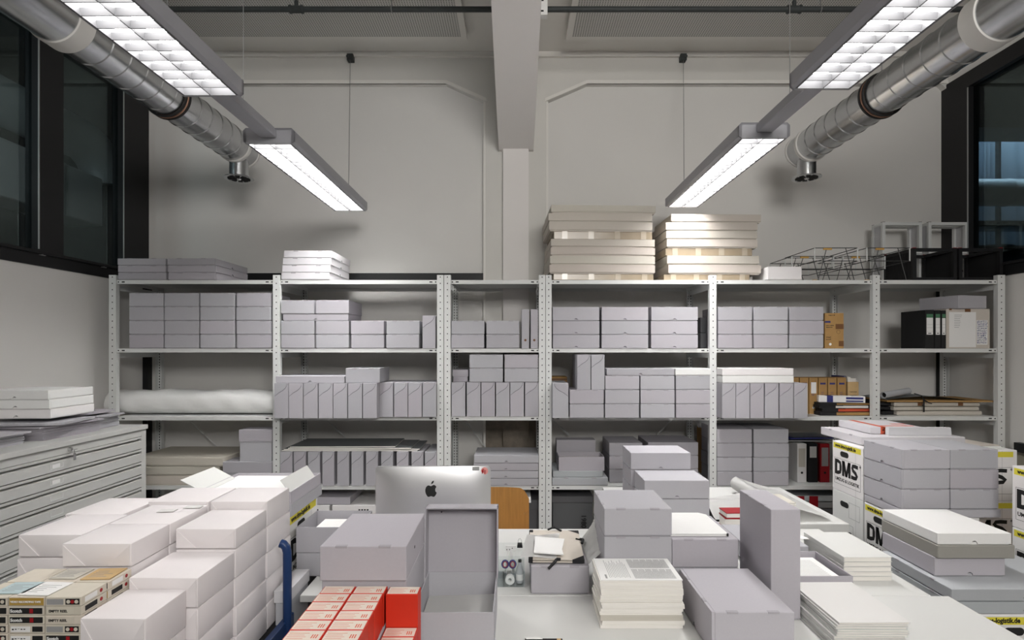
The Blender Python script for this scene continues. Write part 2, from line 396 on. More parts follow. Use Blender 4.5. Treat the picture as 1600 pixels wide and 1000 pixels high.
window('window_1', XL, 1, [(4.86, 5.2), (3.995, 4.22), (3.0, 3.2), (2.0, 2.2), (WY0, .8)])
window('window_2', XR, -1, [(4.89, 5.2), (3.75, 3.95), (2.7, 2.9), (1.7, 1.9), (WY0, .8)])
# neighbouring room on the left: dark, with a duct and a pale block
b = MB().box(-6.6, -1, -.1, -3.55, 7.6, 0).box(-6.6, -1, 4.6, -3.55, 7.6, 4.7).box(-6.7, -1, 0, -6.6, 7.6, 4.6).box(-6.6, 7.5, 0, -3.7, 7.6, 4.6).box(-6.6, -1.1, 0, -3.55, -1, 4.6).box(-3.72, 5.41, 0, -3.55, 7.5, 4.6)
struct('wall_left_outer', b, 'dimroom')
d = thing('ventilation_duct', 'wide duct with an elbow in the dark room behind the left windows', 'duct', (-4.35, 5.6, 3.55))
MB().lathe([(.2, -2.4), (.2, -.55), (.206, -.54), (.206, -.52), (.2, -.51), (.2, .0)], (0, 0, .3), 'y', 28).obj('pipe', 'dullduct', d, True)
pts = [(0, 0, .3), (0, .12, .28), (0, .25, .2), (0, .33, .08), (0, .36, -.05)]
MB().tube(pts, .2, 24).obj('elbow', 'dullduct', d, True)
d = thing('insulated_plenum', 'pale insulated box channel hanging in the dark room behind the left windows', 'channel', (-4.35, 5.2, 3.0))
MB().box(-.17, -2.2, 0, .17, .5, .48, .01).obj('body', 'whiteb', d)
MB().box(-.175, -.03, -.005, .175, .03, .485).obj('joint_strip', 'inkgrey', d)
# neighbouring room on the right: cool light, curtain, pipe and cable trays
b = MB().box(4.09, 3, -.1, 8.2, 7.6, 0).box(4.09, 3, 4.6, 8.2, 7.6, 4.7).box(8.2, 3, 0, 8.3, 7.6, 4.6).box(4.09, 7.5, 0, 8.2, 7.6, 4.6).box(4.09, 2.9, 0, 8.2, 3, 4.6).box(4.09, 5.41, 0, 4.25, 7.5, 4.6)
struct('wall_right_outer', b, 'dimroom')
struct('beam_right_outer', MB().box(4.3, 5.75, 4.02, 8.2, 6.15, 4.6), 'blackmat')
c = thing('curtain', 'pale vertical drape glowing blue behind the right window', 'curtain', (5.9, 6.7, 3.0))
for xa, xb in ((-1.4, -.47), (-.43, -.20), (-.16, 1.4)): MB().grid(lambda u, v: (xa + (xb - xa) * u, .05 * math.sin((xa + (xb - xa) * u) * 14) + .02 * math.sin(u * 40), v * 1.35), 60, 2, .004).obj('cloth', 'curtain', c, True)
MB().cyl((-1.45, 0, 1.36), (1.45, 0, 1.36), .012, 8).obj('rail', 'wire', c)
d = thing('ventilation_duct', 'shiny round duct crossing the room behind the right window', 'duct', (5.9, 6.35, 3.52))
MB().lathe([(.15, -1.7), (.15, -.4), (.156, -.39), (.156, -.36), (.15, -.35), (.15, 2.2)], (0, 0, 0), 'x', 24).obj('pipe', 'dullduct', d, True)
for i, zz in enumerate((3.10, 2.82, 2.56)):
    t = thing('cable_tray', 'perforated cable tray, %s of three behind the right window' % ('highest', 'middle one', 'lowest')[i], 'cable tray', (5.9, 6.3, zz), 0, 'cable trays behind the right window')
    b = MB().box(-1.5, -.15, 0, 2.2, .15, .004).box(-1.5, -.152, 0, 2.2, -.148, .06).box(-1.5, .148, 0, 2.2, .152, .06)
    for k in range(44): b.box(-1.45 + k * .08, -.1535, .02, -1.41 + k * .08, -.1515, .04, mi=1)
    b.obj('tray', ['galv', 'darkhole'], t)
def area(name, loc, rot, size, power, col, parent=None, spread=180):
    l = bpy.data.lights.new(name, 'AREA'); l.shape = 'RECTANGLE'; l.size, l.size_y = size; l.energy = power; l.color = col; l.spread = R(spread)
    o = bpy.data.objects.new(name, l); COL.objects.link(o); o.location = loc; o.rotation_euler = rot
    if parent is not None: o.parent = parent
    return o
area('next_room_lamp', (5.9, 6.38, 4.5), (R(6), 0, 0), (2.4, .2), 45, (.60, .80, 1))
area('left_room_fill', (-3.75, 2.6, 3.6), (R(75), 0, R(12)), (.25, .6), 22, (.9, .96, 1))  # added fill light, brightens the duct and block behind the left glass

# ---------------------------------------------------------------- ceiling: acoustic panels, pipe
PZ = 4.40
for nm, x0, x1, lab in (('acoustic_panel', -2.9, -.416, 'perforated white ceiling panel to the left of the concrete girder'), ('acoustic_panel', .427, 3.0, 'perforated white ceiling panel to the right of the concrete girder')):
    p = thing(nm, lab, 'ceiling panel', ((x0 + x1) / 2, 3.6, PZ), 0, 'perforated ceiling panels'); hw = (x1 - x0) / 2
    b = MB().box(-hw, -1.24, 0, hw, 1.22, .035, .002)
    b.obj('border', 'ceil', p)
    MB().box(-hw + .05, -1.19, -.0015, hw - .05, 1.165, .002).obj('perforated_field', 'perf', p)
    b = MB()
    for sx in (-1, 0, 1):
        for sy in (-1, 1): b.box(sx * (hw - .3) - .02, sy * .9 - .02, .034, sx * (hw - .3) + .02, sy * .9 + .02, ZC - PZ - .001)
    b.obj('spacer', 'wire', p)
PY, PZZ = 4.14, 4.255
p = thing('sprinkler_pipe', 'dark steel pipe running across below the ceiling panels', 'pipe', (0, PY, PZZ))
MB().cyl((-3.38, 0, 0), (-.157, 0, 0), .020, 16).cyl((.162, 0, 0), (3.92, 0, 0), .020, 16).obj('pipe', 'pipe', p, True)
for i, px in enumerate((463, 1241)):
    x = wx(px, PY)
    h = MB().cyl((x - .045, 0, 0), (x + .045, 0, 0), .026, 14).cyl((x - .05, 0, 0), (x - .036, 0, 0), .030, 14).cyl((x + .036, 0, 0), (x + .05, 0, 0), .030, 14)
    h.cyl((x, 0, 0), (x, 0, .06), .015, 10).cyl((x, 0, .06), (x, 0, .085), .009, 8).obj('tee_fitting', 'pipe', p, True)
    MB().cyl((x, 0, .08), (x, 0, .10), .018, 10).cyl((x, 0, .10), (x, 0, .105), .022, 10).obj('sprinkler_head', 'copper', p)
for px in (612, 1282):
    x = wx(px, PY)
    MB().tube([(x, .021 * math.sin(a), .021 * math.cos(a)) for a in [i * math.pi / 8 for i in range(16)]], .004, 6, closed=True).cyl((x, 0, .02), (x, 0, .143), .004, 6).obj('hanger', 'wire', p)
p = thing('wall_sensor', 'small grey conduit with a white switch box on the right side of the girder', 'sensor', (.19, 3.75, 4.0))
MB().cyl((0, 0, .10), (0, 0, .40), .016, 10).obj('conduit', 'wire', p)
MB().box(-.028, -.025, -.03, .02, .03, .11, .003).obj('housing', 'whiteb', p)
MB().box(-.03, -.027, -.01, -.006, -.024, .0).box(-.03, -.027, .06, -.006, -.024, .07).obj('bolt', 'darkhole', p)

# ---------------------------------------------------------------- ventilation ducts along both sides
def duct(X, Z, lab, s):
    d = thing('ventilation_duct', lab, 'duct', (X, 4.55, Z)); r = .124; Y0 = 4.55
    def L(y): return y - Y0
    prof = [(r, L(2.72))]; y = 2.9
    while y < 4.36:
        if abs(y - 3.54) > .05: prof += [(r, L(y - .008)), (r + .004, L(y - .004)), (r + .004, L(y + .004)), (r, L(y + .008))]
        y += .135
    prof += [(r, L(4.4)), (r - .004, L(4.41)), (r - .004, 0)]
    MB().lathe(prof, (0, 0, 0), 'y', 48).obj('spiral_pipe', 'galv', d, True)
    MB().lathe([(r + .006, L(-3.0)), (r + .006, L(2.70))], (0, 0, 0), 'y', 48).obj('smooth_pipe', 'galv', d, True)
    MB().lathe([(r + .002, L(2.66)), (r + .013, L(2.665)), (r + .013, L(2.70)), (r + .011, L(2.72)), (r + .013, L(2.74)), (r + .013, L(2.76)), (r + .002, L(2.765))], (0, 0, 0), 'y', 48).obj('collar', 'collar', d, True)
    MB().lathe([(r, L(4.36)), (r + .009, L(4.365)), (r + .009, L(4.395)), (r, L(4.40))], (0, 0, 0), 'y', 48).obj('collar', 'collar', d, True)
    MB().lathe([(r - .004, -.02), (r + .005, -.018), (r + .005, .0), (r - .01, .004)], (0, 0, 0), 'y', 48).obj('end_cap', 'collar', d, True)
    c = MB()
    for k, q in ((-.022, 0), (0, 1), (.020, 0)):
        c.tube([((r + .009) * math.cos(a), L(3.54) + k, (r + .009) * math.sin(a)) for a in [i * math.pi / 24 for i in range(48)]], .007 if q == 0 else .005, 8, q, True)
    c.obj('pipe_clamp', ['rubber', 'copper'], d, True)
    MB().cyl((0, L(3.54), r + .01), (0, L(3.54), ZC - Z), .004, 6).obj('hanger_rod', 'wire', d)
        # outlet spigot with a swirl diffuser
    MB().lathe([(.070, -.02), (.070, -.175)], (0, L(4.455), -r + .07), 'z', 28).obj('spigot', 'galv', d, True)
    v = MB().lathe([(.070, 0), (.108, -.004), (.110, -.010), (.085, -.012), (.020, -.012), (.012, -.022), (.002, -.024)], (0, L(4.455), -r - .105), 'z', 32, cap=False)
    for k in range(10):
        a = k * math.pi / 5
        v.prism([(.022, -.006), (.082, -.018), (.082, .018), (.022, .006)], 'z', -.0155, -.0130, 1, Matrix.Translation((0, L(4.455), -r - .105)) @ Matrix.Rotation(a, 4, 'Z'))
    v.obj('swirl_diffuser', ['galv', 'darkhole'], d, True)
duct(-2.19, 3.345, 'round galvanised duct with white collars along the left windows', 1)
duct(2.30, 3.350, 'round galvanised duct with white collars along the right windows', -1)

# ---------------------------------------------------------------- lamps
LW, LH = .28, .085
def lamp(gm):
    r = thing('pendant_lamp', 'x', 'lamp'); hl = .76
    b = MB(); c = .014
    prof = [(-LW / 2, .012), (-LW / 2, LH - c), (-LW / 2 + c, LH), (LW / 2 - c, LH), (LW / 2, LH - c), (LW / 2, .012), (LW / 2 - .014, 0), (LW / 2 - .017, 0), (LW / 2 - .017, LH - .012), (-LW / 2 + .017, LH - .012), (-LW / 2 + .017, 0), (-LW / 2 + .014, 0)]
    b.prism(prof, 'y', -hl, hl)
    for s in (-1, 1):
        y = s * hl
        b.prism([(-LW / 2, .012), (-LW / 2 + .014, 0), (LW / 2 - .014, 0), (LW / 2, .012), (LW / 2, LH - c), (LW / 2 - c, LH), (-LW / 2 + c, LH), (-LW / 2, LH - c)], 'y', min(y, y - s * .015) if s > 0 else y, y if s > 0 else y + .015)
    b.obj('housing', 'silver', r)
    MB().box(-LW / 2 + .019, -hl + .02, .052, LW / 2 - .019, hl - .02, .056).obj('diffuser', gm, r)
    g = MB().prism([(-.0022, 0), (.0022, 0), (.0022, .045), (-.0022, .045)], 'y', -hl + .016, hl - .016)
    for s in (-1, 1): g.prism([(s * (LW / 2 - .0175), 0), (s * (LW / 2 - .026), 0), (s * (LW / 2 - .0175), .045)], 'y', -hl + .016, hl - .016)
    n = 20
    for k in range(1, n):
        y = -hl + .015 + (2 * hl - .03) * k / n
        g.prism([(y - .0022, 0), (y + .0022, 0), (y + .0014, .028), (y - .0014, .028)], 'x', -LW / 2 + .02, LW / 2 - .02)
    for s in (-1, 1): g.box(-LW / 2 + .018, s * (hl - .016) - .001, 0, LW / 2 - .018, s * (hl - .016) + .001, .048)
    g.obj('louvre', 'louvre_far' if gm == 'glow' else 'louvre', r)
    return r
def lamp_row(X, Z, side):
    ys = [(3.085 + .76, 'far pendant louvre lamp on the %s, nearest the back wall' % side, 1), (1.755, 'near pendant louvre lamp on the %s, cut by the picture top' % side, 1)]
    for (y, lab, vis) in ys:
        o = put(('lamp', y > 2), lambda: lamp('glow' if y > 2 else 'glow_dim'), (X, y, Z), 0, lab, 'lamp', 'pendant louvre lamps')
    for y, q in ((2.80, 'between the two pendant lamps on the %s'),):
        rl = thing('lamp_rail', 'grey connecting rail ' + q % side, 'rail', (X, y, Z + .03))
        ln = .282 if y > 1 else .29
        b = MB().box(-.045, -ln, 0, .045, ln, .045, .004).box(-.032, -ln, .045, -.022, ln, .058).box(.022, -ln, .045, .032, ln, .058)
        b.obj('profile', 'silver', rl)
        MB().cyl((0, 0, .045), (0, 0, ZC - Z - .03), .0018, 6).cyl((0, 0, .045), (0, 0, .075), .006, 8).obj('suspension_wire', 'wire', rl)
    x2 = wx(549 if X < 0 else 1066, 5.13)
    br = thing('suspension_wire', 'thin steel wire from the edge beam bracket down to the far %s lamp' % side, 'wire', (x2, 5.14, wz(97, 5.14)))
    MB().box(-.028, -.06, -.01, .028, 0, .05, .003).cyl((-.02 if X < 0 else .02, -.07, .02), (-.02 if X < 0 else .02, -.03, .02), .012, 8).obj('bracket', 'pipe', br)
    MB().cyl((0, -.045, 0), (X - x2, 4.56 - 5.14, Z + LH - wz(97, 5.14)), .0028, 6).obj('wire', 'wire', br)
lamp_row(-1.355, 2.885, 'left')
lamp_row(1.362, 2.915, 'right')

# ---------------------------------------------------------------- shelving
SF, SB = 4.49, 5.09
SX = lambda px: (px - CX) / (F / SF)
LEV = [2.308, 1.762, 1.220, .668, .12]
def post_front(x0, x1, top=2.347):
    b = MB().box(x0, SF - .012, 0, x1, SF - .009, top).box(x0, SF - .009, 0, x0 + .003, SF + .03, top).box(x1 - .003, SF - .009, 0, x1, SF + .03, top)
    xm = (x0 + x1) / 2; z = .03
    while z < top - .01:
        b.cyl((xm, SF - .0125, z), (xm, SF - .0119, z), .0048, 8, 1); z += .05
    return b
def post_back(x0, x1, top=2.347):
    b = MB().box(x0, SB + .0, 0, x1, SB + .003, top).box(x0, SB - .035, 0, x0 + .003, SB, top).box(x1 - .003, SB - .035, 0, x1, SB, top)
    z = .03
    while z < top - .01:
        for q in (.28, .72): b.box(x0 + (x1 - x0) * q - .0035, SB - .0015, z, x0 + (x1 - x0) * q + .0035, SB - .0002, z + .013, mi=1)
        z += .025
    return b
def shelf_board(x0, x1, Z):
    b = MB().box(x0, SF, Z - .004, x1, SB - .002, Z).box(x0, SF, Z - .031, x1, SF + .004, Z - .004).box(x0, SF + .004, Z - .031, x1, SF + .016, Z - .028)
    b.box(x0, SB - .006, Z - .031, x1, SB - .002, Z - .004).box(x0, SF + .004, Z - .031, x0 + .003, SB - .006, Z - .004).box(x1 - .003, SF + .004, Z - .031, x1, SB - .006, Z - .004)
    for x in (x0 + .012, x0 + .05, x1 - .05, x1 - .012):
        w_ = .012 if abs(x - x0 - .05) < 1e-6 or abs(x1 - .05 - x) < 1e-6 else .005
        b.box(x - w_, SF - .0006, Z - .020, x + w_, SF + .0005, Z - .011, mi=1)
    return b
def shelving(name, lab, posts, braces):
    r = thing('shelving_rack', lab, 'shelf', (0, 0, 0), 0)
    for a, c in posts:
        post_front(SX(a), SX(c)).obj('post', ['steel', 'darkhole'], r)
        post_back(SX(a), SX(c)).obj('post', ['steel', 'darkhole'], r)
        for Z in LEV: MB().box(SX(a) + .004, SF + .03, Z - .075, SX(a) + .007, SB - .036, Z - .033).obj('side_bracket', 'steel', r)
    for (a, c), (a2, c2) in zip(posts, posts[1:]):
        for Z in LEV: shelf_board(SX(c) + .0005, SX(a2) - .0005, Z).obj('shelf', ['steel', 'darkhole'], r)
    for (xa, za, xb, zb) in braces:
        q = Vector((xb - xa, 0, zb - za)); m_ = Vector((xa, SB + .012, za)) + q * .14
        MB().cyl((xa, SB + .012, za), (xb, SB + .012, zb), .004, 6).cyl(m_ - q * .035, m_ + q * .035, .010, 8).obj('brace', 'steel', r)
    return r
shelving('a', 'long grey steel rack of two bays at the left end of the back wall', [(171.7, 182.7), (427.4, 438.0), (683.2, 693.4)], [(-3.0, 1.15, -2.0, .2), (-1.75, 1.15, -.75, .2)])
shelving('b', 'narrow grey steel rack of one bay in front of the wall column', [(694.3, 704.4), (842.0, 851.9)], [(-.52, 1.2, .1, .35), (.14, 1.2, -.42, .35)])
shelving('c', 'long grey steel rack of three bays on the right of the back wall', [(852.6, 861.8), (1108.2, 1118.6), (1362.6, 1373.4), (1557.2, 1568.4)], [(.30, 1.15, 1.3, .2), (1.45, 1.15, .5, .2)])
# ---------------------------------------------------------------- boxes on the shelves
BAYS = ['leftmost bay', 'second bay from left', 'narrow bay', 'bay right of the narrow one', 'second bay from right', 'rightmost bay']
LVN = ['rack top', 'upper shelf', 'middle shelf', 'lower shelf', 'bottom shelf']
def grid_boxes(kind, cols, rows, H, Yf, Z0, D, lab, group, fill=None, m='grey', side=None, j=.0025, pre='grey archive box'):
    """cols: pixel edges (x0,x1); fill(i,j)->bool; rows counted upwards"""
    W = round(min((b - a) for a, b in cols) * Yf / F - .0055, 3); n = len(cols)
    for c, (a, b) in enumerate(cols):
        for r in range(rows):
            if fill and not fill(c, r): continue
            X = wx((a + b) / 2, Yf)
            cnt = [k for k in range(n) if (not fill or fill(k, r))]
            l = '%s, %s in %s row, %s' % (pre, ords(cnt.index(c), len(cnt)) if len(cnt) > 1 else 'single', rowname(r, rows), lab)
            put((kind, W, D, H, side, m), lambda: arch_box(W, D, H - .0008, kind, side, m), (X + jit(j * .4), Yf + D / 2 + abs(jit(j * 2)), Z0 + r * H), R(jit(.35)), l, 'box', group)
def stand_row(cols, H, Yf, Z0, D, lab, group, W=None, flip=False):
    W = W or round(min((b - a) for a, b in cols) * Yf / F - .0035, 3); n = len(cols)
    for c, (a, b) in enumerate(cols):
        l = 'grey upright archive box, %s, %s' % ((ords(c, n) + ' in its row') if n > 2 else ('left of a pair', 'right of a pair')[c] if n == 2 else 'standing alone', lab)
        put(('st', W, D, H, flip), lambda: stand_box(W, D, H, 'grey', flip), (wx((a + b) / 2, Yf), Yf + D / 2 + abs(jit(.004)), Z0), R(jit(.4)), l, 'box', group)
S1, S2, S3, S4, S5 = LEV
E = .0006
# leftmost bay
YFB = 4.478
for cc, (a, b), sd, where in ((0, (183.5, 260), None, 'left'), (1, (262.5, 338), 'right', 'right')):
    W = .385
    for r in range(3):
        put(('flat', sd), lambda: arch_box(.383, .53, .0565, 'tabs', sd, 'grey', 'flat_archive_box'), (wx((a + b) / 2, YFB) - r * .003, YFB + .27 + jit(.004), S1 + E + r * .0572), R(jit(.4)),
            'flat grey box, %s of the %s stack of three on the leftmost rack top' % (rowname(r, 3), where), 'box', 'flat boxes on top of the leftmost bay')
grid_boxes('tabs', [(201, 255.5), (256, 311), (312, 367), (368.5, 424)], 4, .1105, YFB, S2 + E, .38, 'upper shelf of leftmost bay', 'grey boxes on the upper shelf of the leftmost bay')
# long wrapped roll
t = thing('fabric_roll', 'long flattened white wrapped roll lying on the middle shelf of the leftmost bay', 'roll', (-2.615, 4.74, S3 + E))
def roll(u, v):
    x = -.770 + 1.48 * u; a = 2 * math.pi * v
    k = 1 - .5 * max(0, 1 - u / .04) ** 2 if u < .04 else 1 - .2 * max(0, (u - .97) / .03) ** 2
    ry, rz_ = .185 * k, .098 * k; c, s_ = math.cos(a), math.sin(a)
    sq = lambda q, e: math.copysign(abs(q) ** e, q)
    wob = .006 * math.sin(u * 17 + v * 9) + .004 * math.sin(u * 41 - v * 20)
    z = .098 + sq(s_, .75) * (rz_ + (wob if s_ > 0 else 0)); y = sq(c, .75) * (ry + wob)
    return (x, y, max(z, .0))
MB().grid(roll, 70, 36).obj('wrapping', 'fabric', t, True)
MB().grid(lambda u, v: (.7105 + .001 * u, math.cos(v * 6.283) * .13 * u, .098 + math.sin(v * 6.283) * .06 * u), 3, 24).obj('rolled_end', 'fabric', t)
MB().prism([(-.10, .05), (.08, .03), (.10, .13), (-.08, .15)], 'x', -.774, -.755).obj('folded_end', 'fabric', t)
# beige portfolios boxes on the lower shelf
for r, (x1, H, rz, dx) in enumerate(((334, .077, 1.0, 0), (339.5, .071, 2.0, .01), (348, .073, -2.5, .02))):
    z = S4 + E + (0, .0782, .1504)[r]; W = .75
    o = thing('flat_carton', 'big flat beige box, %s of three on the lower shelf of the leftmost bay' % rowname(r, 3), 'box', (wx(x1, YFB) - W / 2, YFB + .28, z), R(rz) * .35, 'big beige boxes on the lower shelf')
    MB().box(-W / 2 + .006, -.254, 0, W / 2 - .006, .254, H * .5).obj('base', 'beige', o)
    MB().box(-W / 2, -.26, H * .12, W / 2, .26, H - .0015, .003).obj('lid', 'beige', o)
for i in range(4):
    o = thing('flattened_box', 'folded grey box leaning on the beige boxes, %s of four' % ords(i, 4), 'flattened box', (-2.318 + i * .0135, 4.865, S4 + E), 0, 'flattened boxes leaning on the lower shelf')
    m4 = Matrix.Rotation(R(20), 4, 'Y')
    MB().box(0, -.16, .003, .0035, .16, .31 - i * .012, M4=m4).obj('panel', 'grey', o)
    MB().box(.0035, -.155, .12, .006, .155, .20, M4=m4).obj('flap', 'tab', o)
o = put(('lb', 1), lambda: lid_box(.385, .20, .195, .088, 'grey', None, False), (wx(386, 4.46), 4.46 + .10, S4 + E), 0, 'wide grey lidded box under the taller box, lower shelf of leftmost bay', 'box')
o = put(('lb', 2), lambda: lid_box(.262, .175, .252, .095, 'grey', None, True), (wx(399.5, 4.48), 4.475 + .0875, S4 + .1965), 0, 'tall grey lidded box with thumb notch, on the wide box in leftmost bay', 'box')
# second bay: flat white grey boxes on top
for r in range(4):
    put(('flatl',), lambda: arch_box(.385, .50, .0575, 'tabs', 'right', 'greyl', 'flat_archive_box'), (wx(477, YFB) + r * .006, YFB + .255, S1 + E + r * .0582), R(-.3 + .3 * r),
        'flat pale grey box, %s of four on top of the second bay' % rowname(r, 4), 'box', 'flat pale boxes on top of the second bay')
L2 = 'upper shelf of second bay'
grid_boxes('tabs', [(438.5, 491), (492.5, 545.5), (547.5, 600.5), (603, 656)], 2, .1105, YFB, S2 + E, .38, L2, 'grey boxes on the upper shelf of the second bay')
put(('flatw', 1), lambda: arch_box(.52, .37, .052, 'notch', None, 'grey', 'flat_archive_box'), (wx(493, YFB), YFB + .19, S2 + E + .221), 0, 'single wide flat grey box with thumb notch, third layer, upper shelf of second bay', 'box')
for i, (a, b) in enumerate(((438.5, 491), (492.8, 545.8))):
    put(('tabs', .262, .38, .1105, None, 'grey'), lambda: arch_box(.262, .38, .1097), (wx((a + b) / 2, YFB), YFB + .19, S2 + E + .274), 0, 'grey archive box, %s of the pair on the flat box, upper shelf of second bay' % ('left', 'right')[i], 'box', 'grey boxes on the upper shelf of the second bay')
stand_row([(659.8, 680.6)], .262, YFB, S2 + E, .36, 'right end of upper shelf of second bay', 'upright boxes on the upper shelf of the second bay')
e11 = [(428.3, 450), (450.7, 473.3), (474, 496.3), (497.5, 519.6), (520.5, 542.6), (543.6, 565.4), (566.9, 588.9)]
YS = 4.36
stand_row(e11, .272, YS, S3 + E, .38, 'front group, second bay', 'upright boxes on the middle shelf of the second bay', .107)
stand_row([(592.7, 614.3), (615.5, 637), (638, 659), (660, 681.6)], .272, 4.44, S3 + E, .38, 'rear group, second bay', 'upright boxes on the middle shelf of the second bay', .1055)
put(('flatw', 2), lambda: arch_box(.535, .36, .055, 'notch', None, 'grey', 'flat_archive_box'), (wx(484.5, 4.38), 4.38 + .18, S3 + .273), 0, 'wide flat grey box with thumb notch lying on upright boxes, second bay', 'box')
put(('mid', 2), lambda: arch_box(.265, .34, .115, 'tabs', None, 'grey', 'archive_box'), (wx(566.3, 4.38), 4.38 + .172, S3 + .273), R(.5), 'darker grey box lying on upright boxes beside the wide flat box, second bay', 'box')
stand_row([(437.8, 456.5), (457.5, 478.8), (479.7, 501), (502, 524), (525, 546.5), (547.3, 568.8), (570, 592), (593.5, 615.5), (618, 640), (641.5, 663), (664.3, 682.3)], .272, YFB, S4 + E, .38, 'lower shelf of second bay', 'upright boxes on the lower shelf of the second bay', .0935)
for i, (a, b, zz, w_) in enumerate(((440, 652, 0, .0), (443, 655, .0095, .004), (450, 642, .0185, .0), (452, 616, .028, .01))):
    o = thing('print_portfolio', 'thin grey portfolio with white edges, %s of four on upright boxes, second bay' % rowname(i, 4), 'portfolio', (wx((a + b) / 2, 4.5), 4.70 + w_, S4 + .2735 + zz), R((0, .6, -.5, .8)[i]), 'portfolios on the upright boxes')
    W = (b - a) * 4.5 / F
    MB().box(-W / 2, -.20, .001, W / 2, .20, .0078).obj('sheets', 'paperedge', o)
    MB().box(-W / 2 - .003, -.195, .0078, W / 2 + .003, .205, .0090).box(-W / 2 - .003, -.195, 0, W / 2 + .003, .205, .001).obj('cover', 'portcover', o)
# narrow bay
grid_boxes('tabs', [(704.8, 757.3), (759.6, 812)], 2, .1105, YFB, S2 + E, .38, 'upper shelf of narrow bay', 'grey boxes on the upper shelf of the narrow bay')
def card_binder(W, D, H, ring):
    r = thing('card_binder', 'x', 'binder')
    MB().box(-W / 2, -D / 2, 0, W / 2, D / 2, H, .0015).obj('case', 'grey', r)
    MB().lathe([(.0115, -.0008), (.0115, .0010), (.0085, .0010), (.0085, -.0004)], (0, -D / 2 - .0006, .066), 'y', 20, cap=False).obj('ring', 'chrome', r)
    MB().cyl((0, -D / 2 - .0012, .066), (0, -D / 2 + .001, .066), .0095, 18).obj('finger_hole', 'browntape', r)
    return r
for i, (a, b) in enumerate(((813.8, 828), (829, 840.8))):
    W = .0585
    put(('cb',), lambda: card_binder(W, .28, .312, 1), (wx((a + b) / 2, YFB) , YFB + .145, S2 + E), 0, 'grey upright binder with brown finger hole, %s one in the narrow bay' % ('left', 'right')[i], 'binder', 'grey binders in the narrow bay')
n6 = [(705, 727), (729, 751), (752, 773.6), (775, 796.5), (797.3, 819), (820, 841.5)]
stand_row(n6, .272, YFB, S3 + E, .38, 'middle shelf of narrow bay', 'upright boxes on the middle shelf of the narrow bay', .1075)
for i, (a, b) in enumerate(((733.3, 786), (788, 841))):
    for r in range(2):
        put(('tabs', .265, .38, .1105, None, 'grey'), lambda: arch_box(.265, .38, .1097), (wx((a + b) / 2, YFB), YFB + .19, S3 + .2735 + r * .1105), 0, 'grey archive box, %s %s of four lying on upright boxes, narrow bay' % (('lower', 'upper')[r], ('left', 'right')[i]), 'box', 'boxes lying on the upright boxes of the narrow bay')
put(('lb', 4), lambda: lid_box(.126, .25, .098, .055, 'grey', None, False, 'card_index_box'), (wx(719.3, 4.55), 4.55 + .13, S3 + .2735), 0, 'small grey lidded box beside the lying boxes in the narrow bay', 'box')
for r in range(4):
    put(('flatn',), lambda: arch_box(.515, .38, .0595, 'notch', None, 'grey', 'flat_archive_box'), (wx(740, YFB) + .257 + (0, 0, 0, .004)[r], YFB + .192, S4 + E + r * .0605), R(jit(.3)), 'flat grey box with thumb notch, %s of four, lower shelf of narrow bay' % rowname(r, 4), 'box', 'flat boxes on the lower shelf of the narrow bay')
# fourth bay: big cream flat boxes, two stacks on the rack top
def big_flat(W, D, H, taped, warp):
    r = thing('flat_carton', 'x', 'box')
    if taped:
        MB().box(-W / 2 + .01, -D / 2 + .01, 0, W / 2 - .01, D / 2 - .01, H, .003).obj('carton', 'tape', r)
        b = MB()
        for q in (-.38, -.12, .14, .4): b.box(W * q - .022, -D / 2 + .0075, .002, W * q + .022, D / 2 - .0075, H + .0006)
        b.obj('packing_tape', 'clearTape', r)
    else:
        MB().box(-W / 2 + .008, -D / 2 + .008, 0, W / 2 - .008, D / 2 - .008, H * .6).obj('base', 'cream', r)
        n = 14; b = MB()
        bot = [(-W / 2 + W * i / n, .010 + warp * math.sin(math.pi * i / n)) for i in range(n + 1)]
        b.prism(bot + [(W / 2, H), (-W / 2, H)], 'y', -D / 2, -D / 2 + .006)
        b.box(-W / 2, -D / 2 + .006, .008, W / 2, D / 2, H, .002).obj('lid', 'cream', r)
    return r
def big_stack(specs, D, rz, where, YFB=4.478):
    z = S1 + E; n = len(specs)
    for r, (x0, x1, H, tp, wp) in enumerate(specs):
        W = (x1 - x0) * YFB / F
        l = '%s, %s from the bottom of the %s cream stack on the rack' % ('flat taped brown carton' if tp else 'big flat cream box', 'lowest' if r == 0 else ORD[r], where)
        o = big_flat(W, D, H - .0008, tp, wp); o.location = (wx((x0 + x1) / 2, YFB) + D / 2 * math.sin(R(rz)) * -1, YFB + D / 2 + .012, z); o.rotation_euler = (0, 0, R(rz)); tag(o, l.replace('lowest from the bottom', 'lowest'), 'box', 'big flat boxes on the rack top')
        z += H
big_stack([(863, 1025, .049, 1, 0), (858.5, 1025, .071, 0, .004), (859.5, 1025, .070, 0, .003), (860.5, 1025, .069, 0, .008), (861, 1024.6, .066, 0, .004), (863.5, 1023, .063, 1, 0), (858, 1020.7, .073, 0, .004), (857, 1020.5, .069, 0, .003), (861.3, 1026, .066, 0, .009)], .56, 2.4, 'left')
big_stack([(1036, 1176, .053, 1, 0), (1044.5, 1191, .075, 0, .002), (1042.5, 1188, .075, 0, .002), (1038.5, 1180, .061, 1, 0), (1042, 1185.5, .069, 0, .002), (1041, 1185, .067, 0, .002), (1040.5, 1185.5, .069, 0, .003), (1049, 1191, .068, 0, .002)], .495, 1.6, 'right', 4.53)
grid_boxes('notch', [(863.2, 937.3), (939.5, 1013.5), (1017, 1091.2)], 3, .1105, YFB, S2 + E, .29, 'upper shelf of fourth bay', 'notched boxes on the upper shelf of the fourth bay')
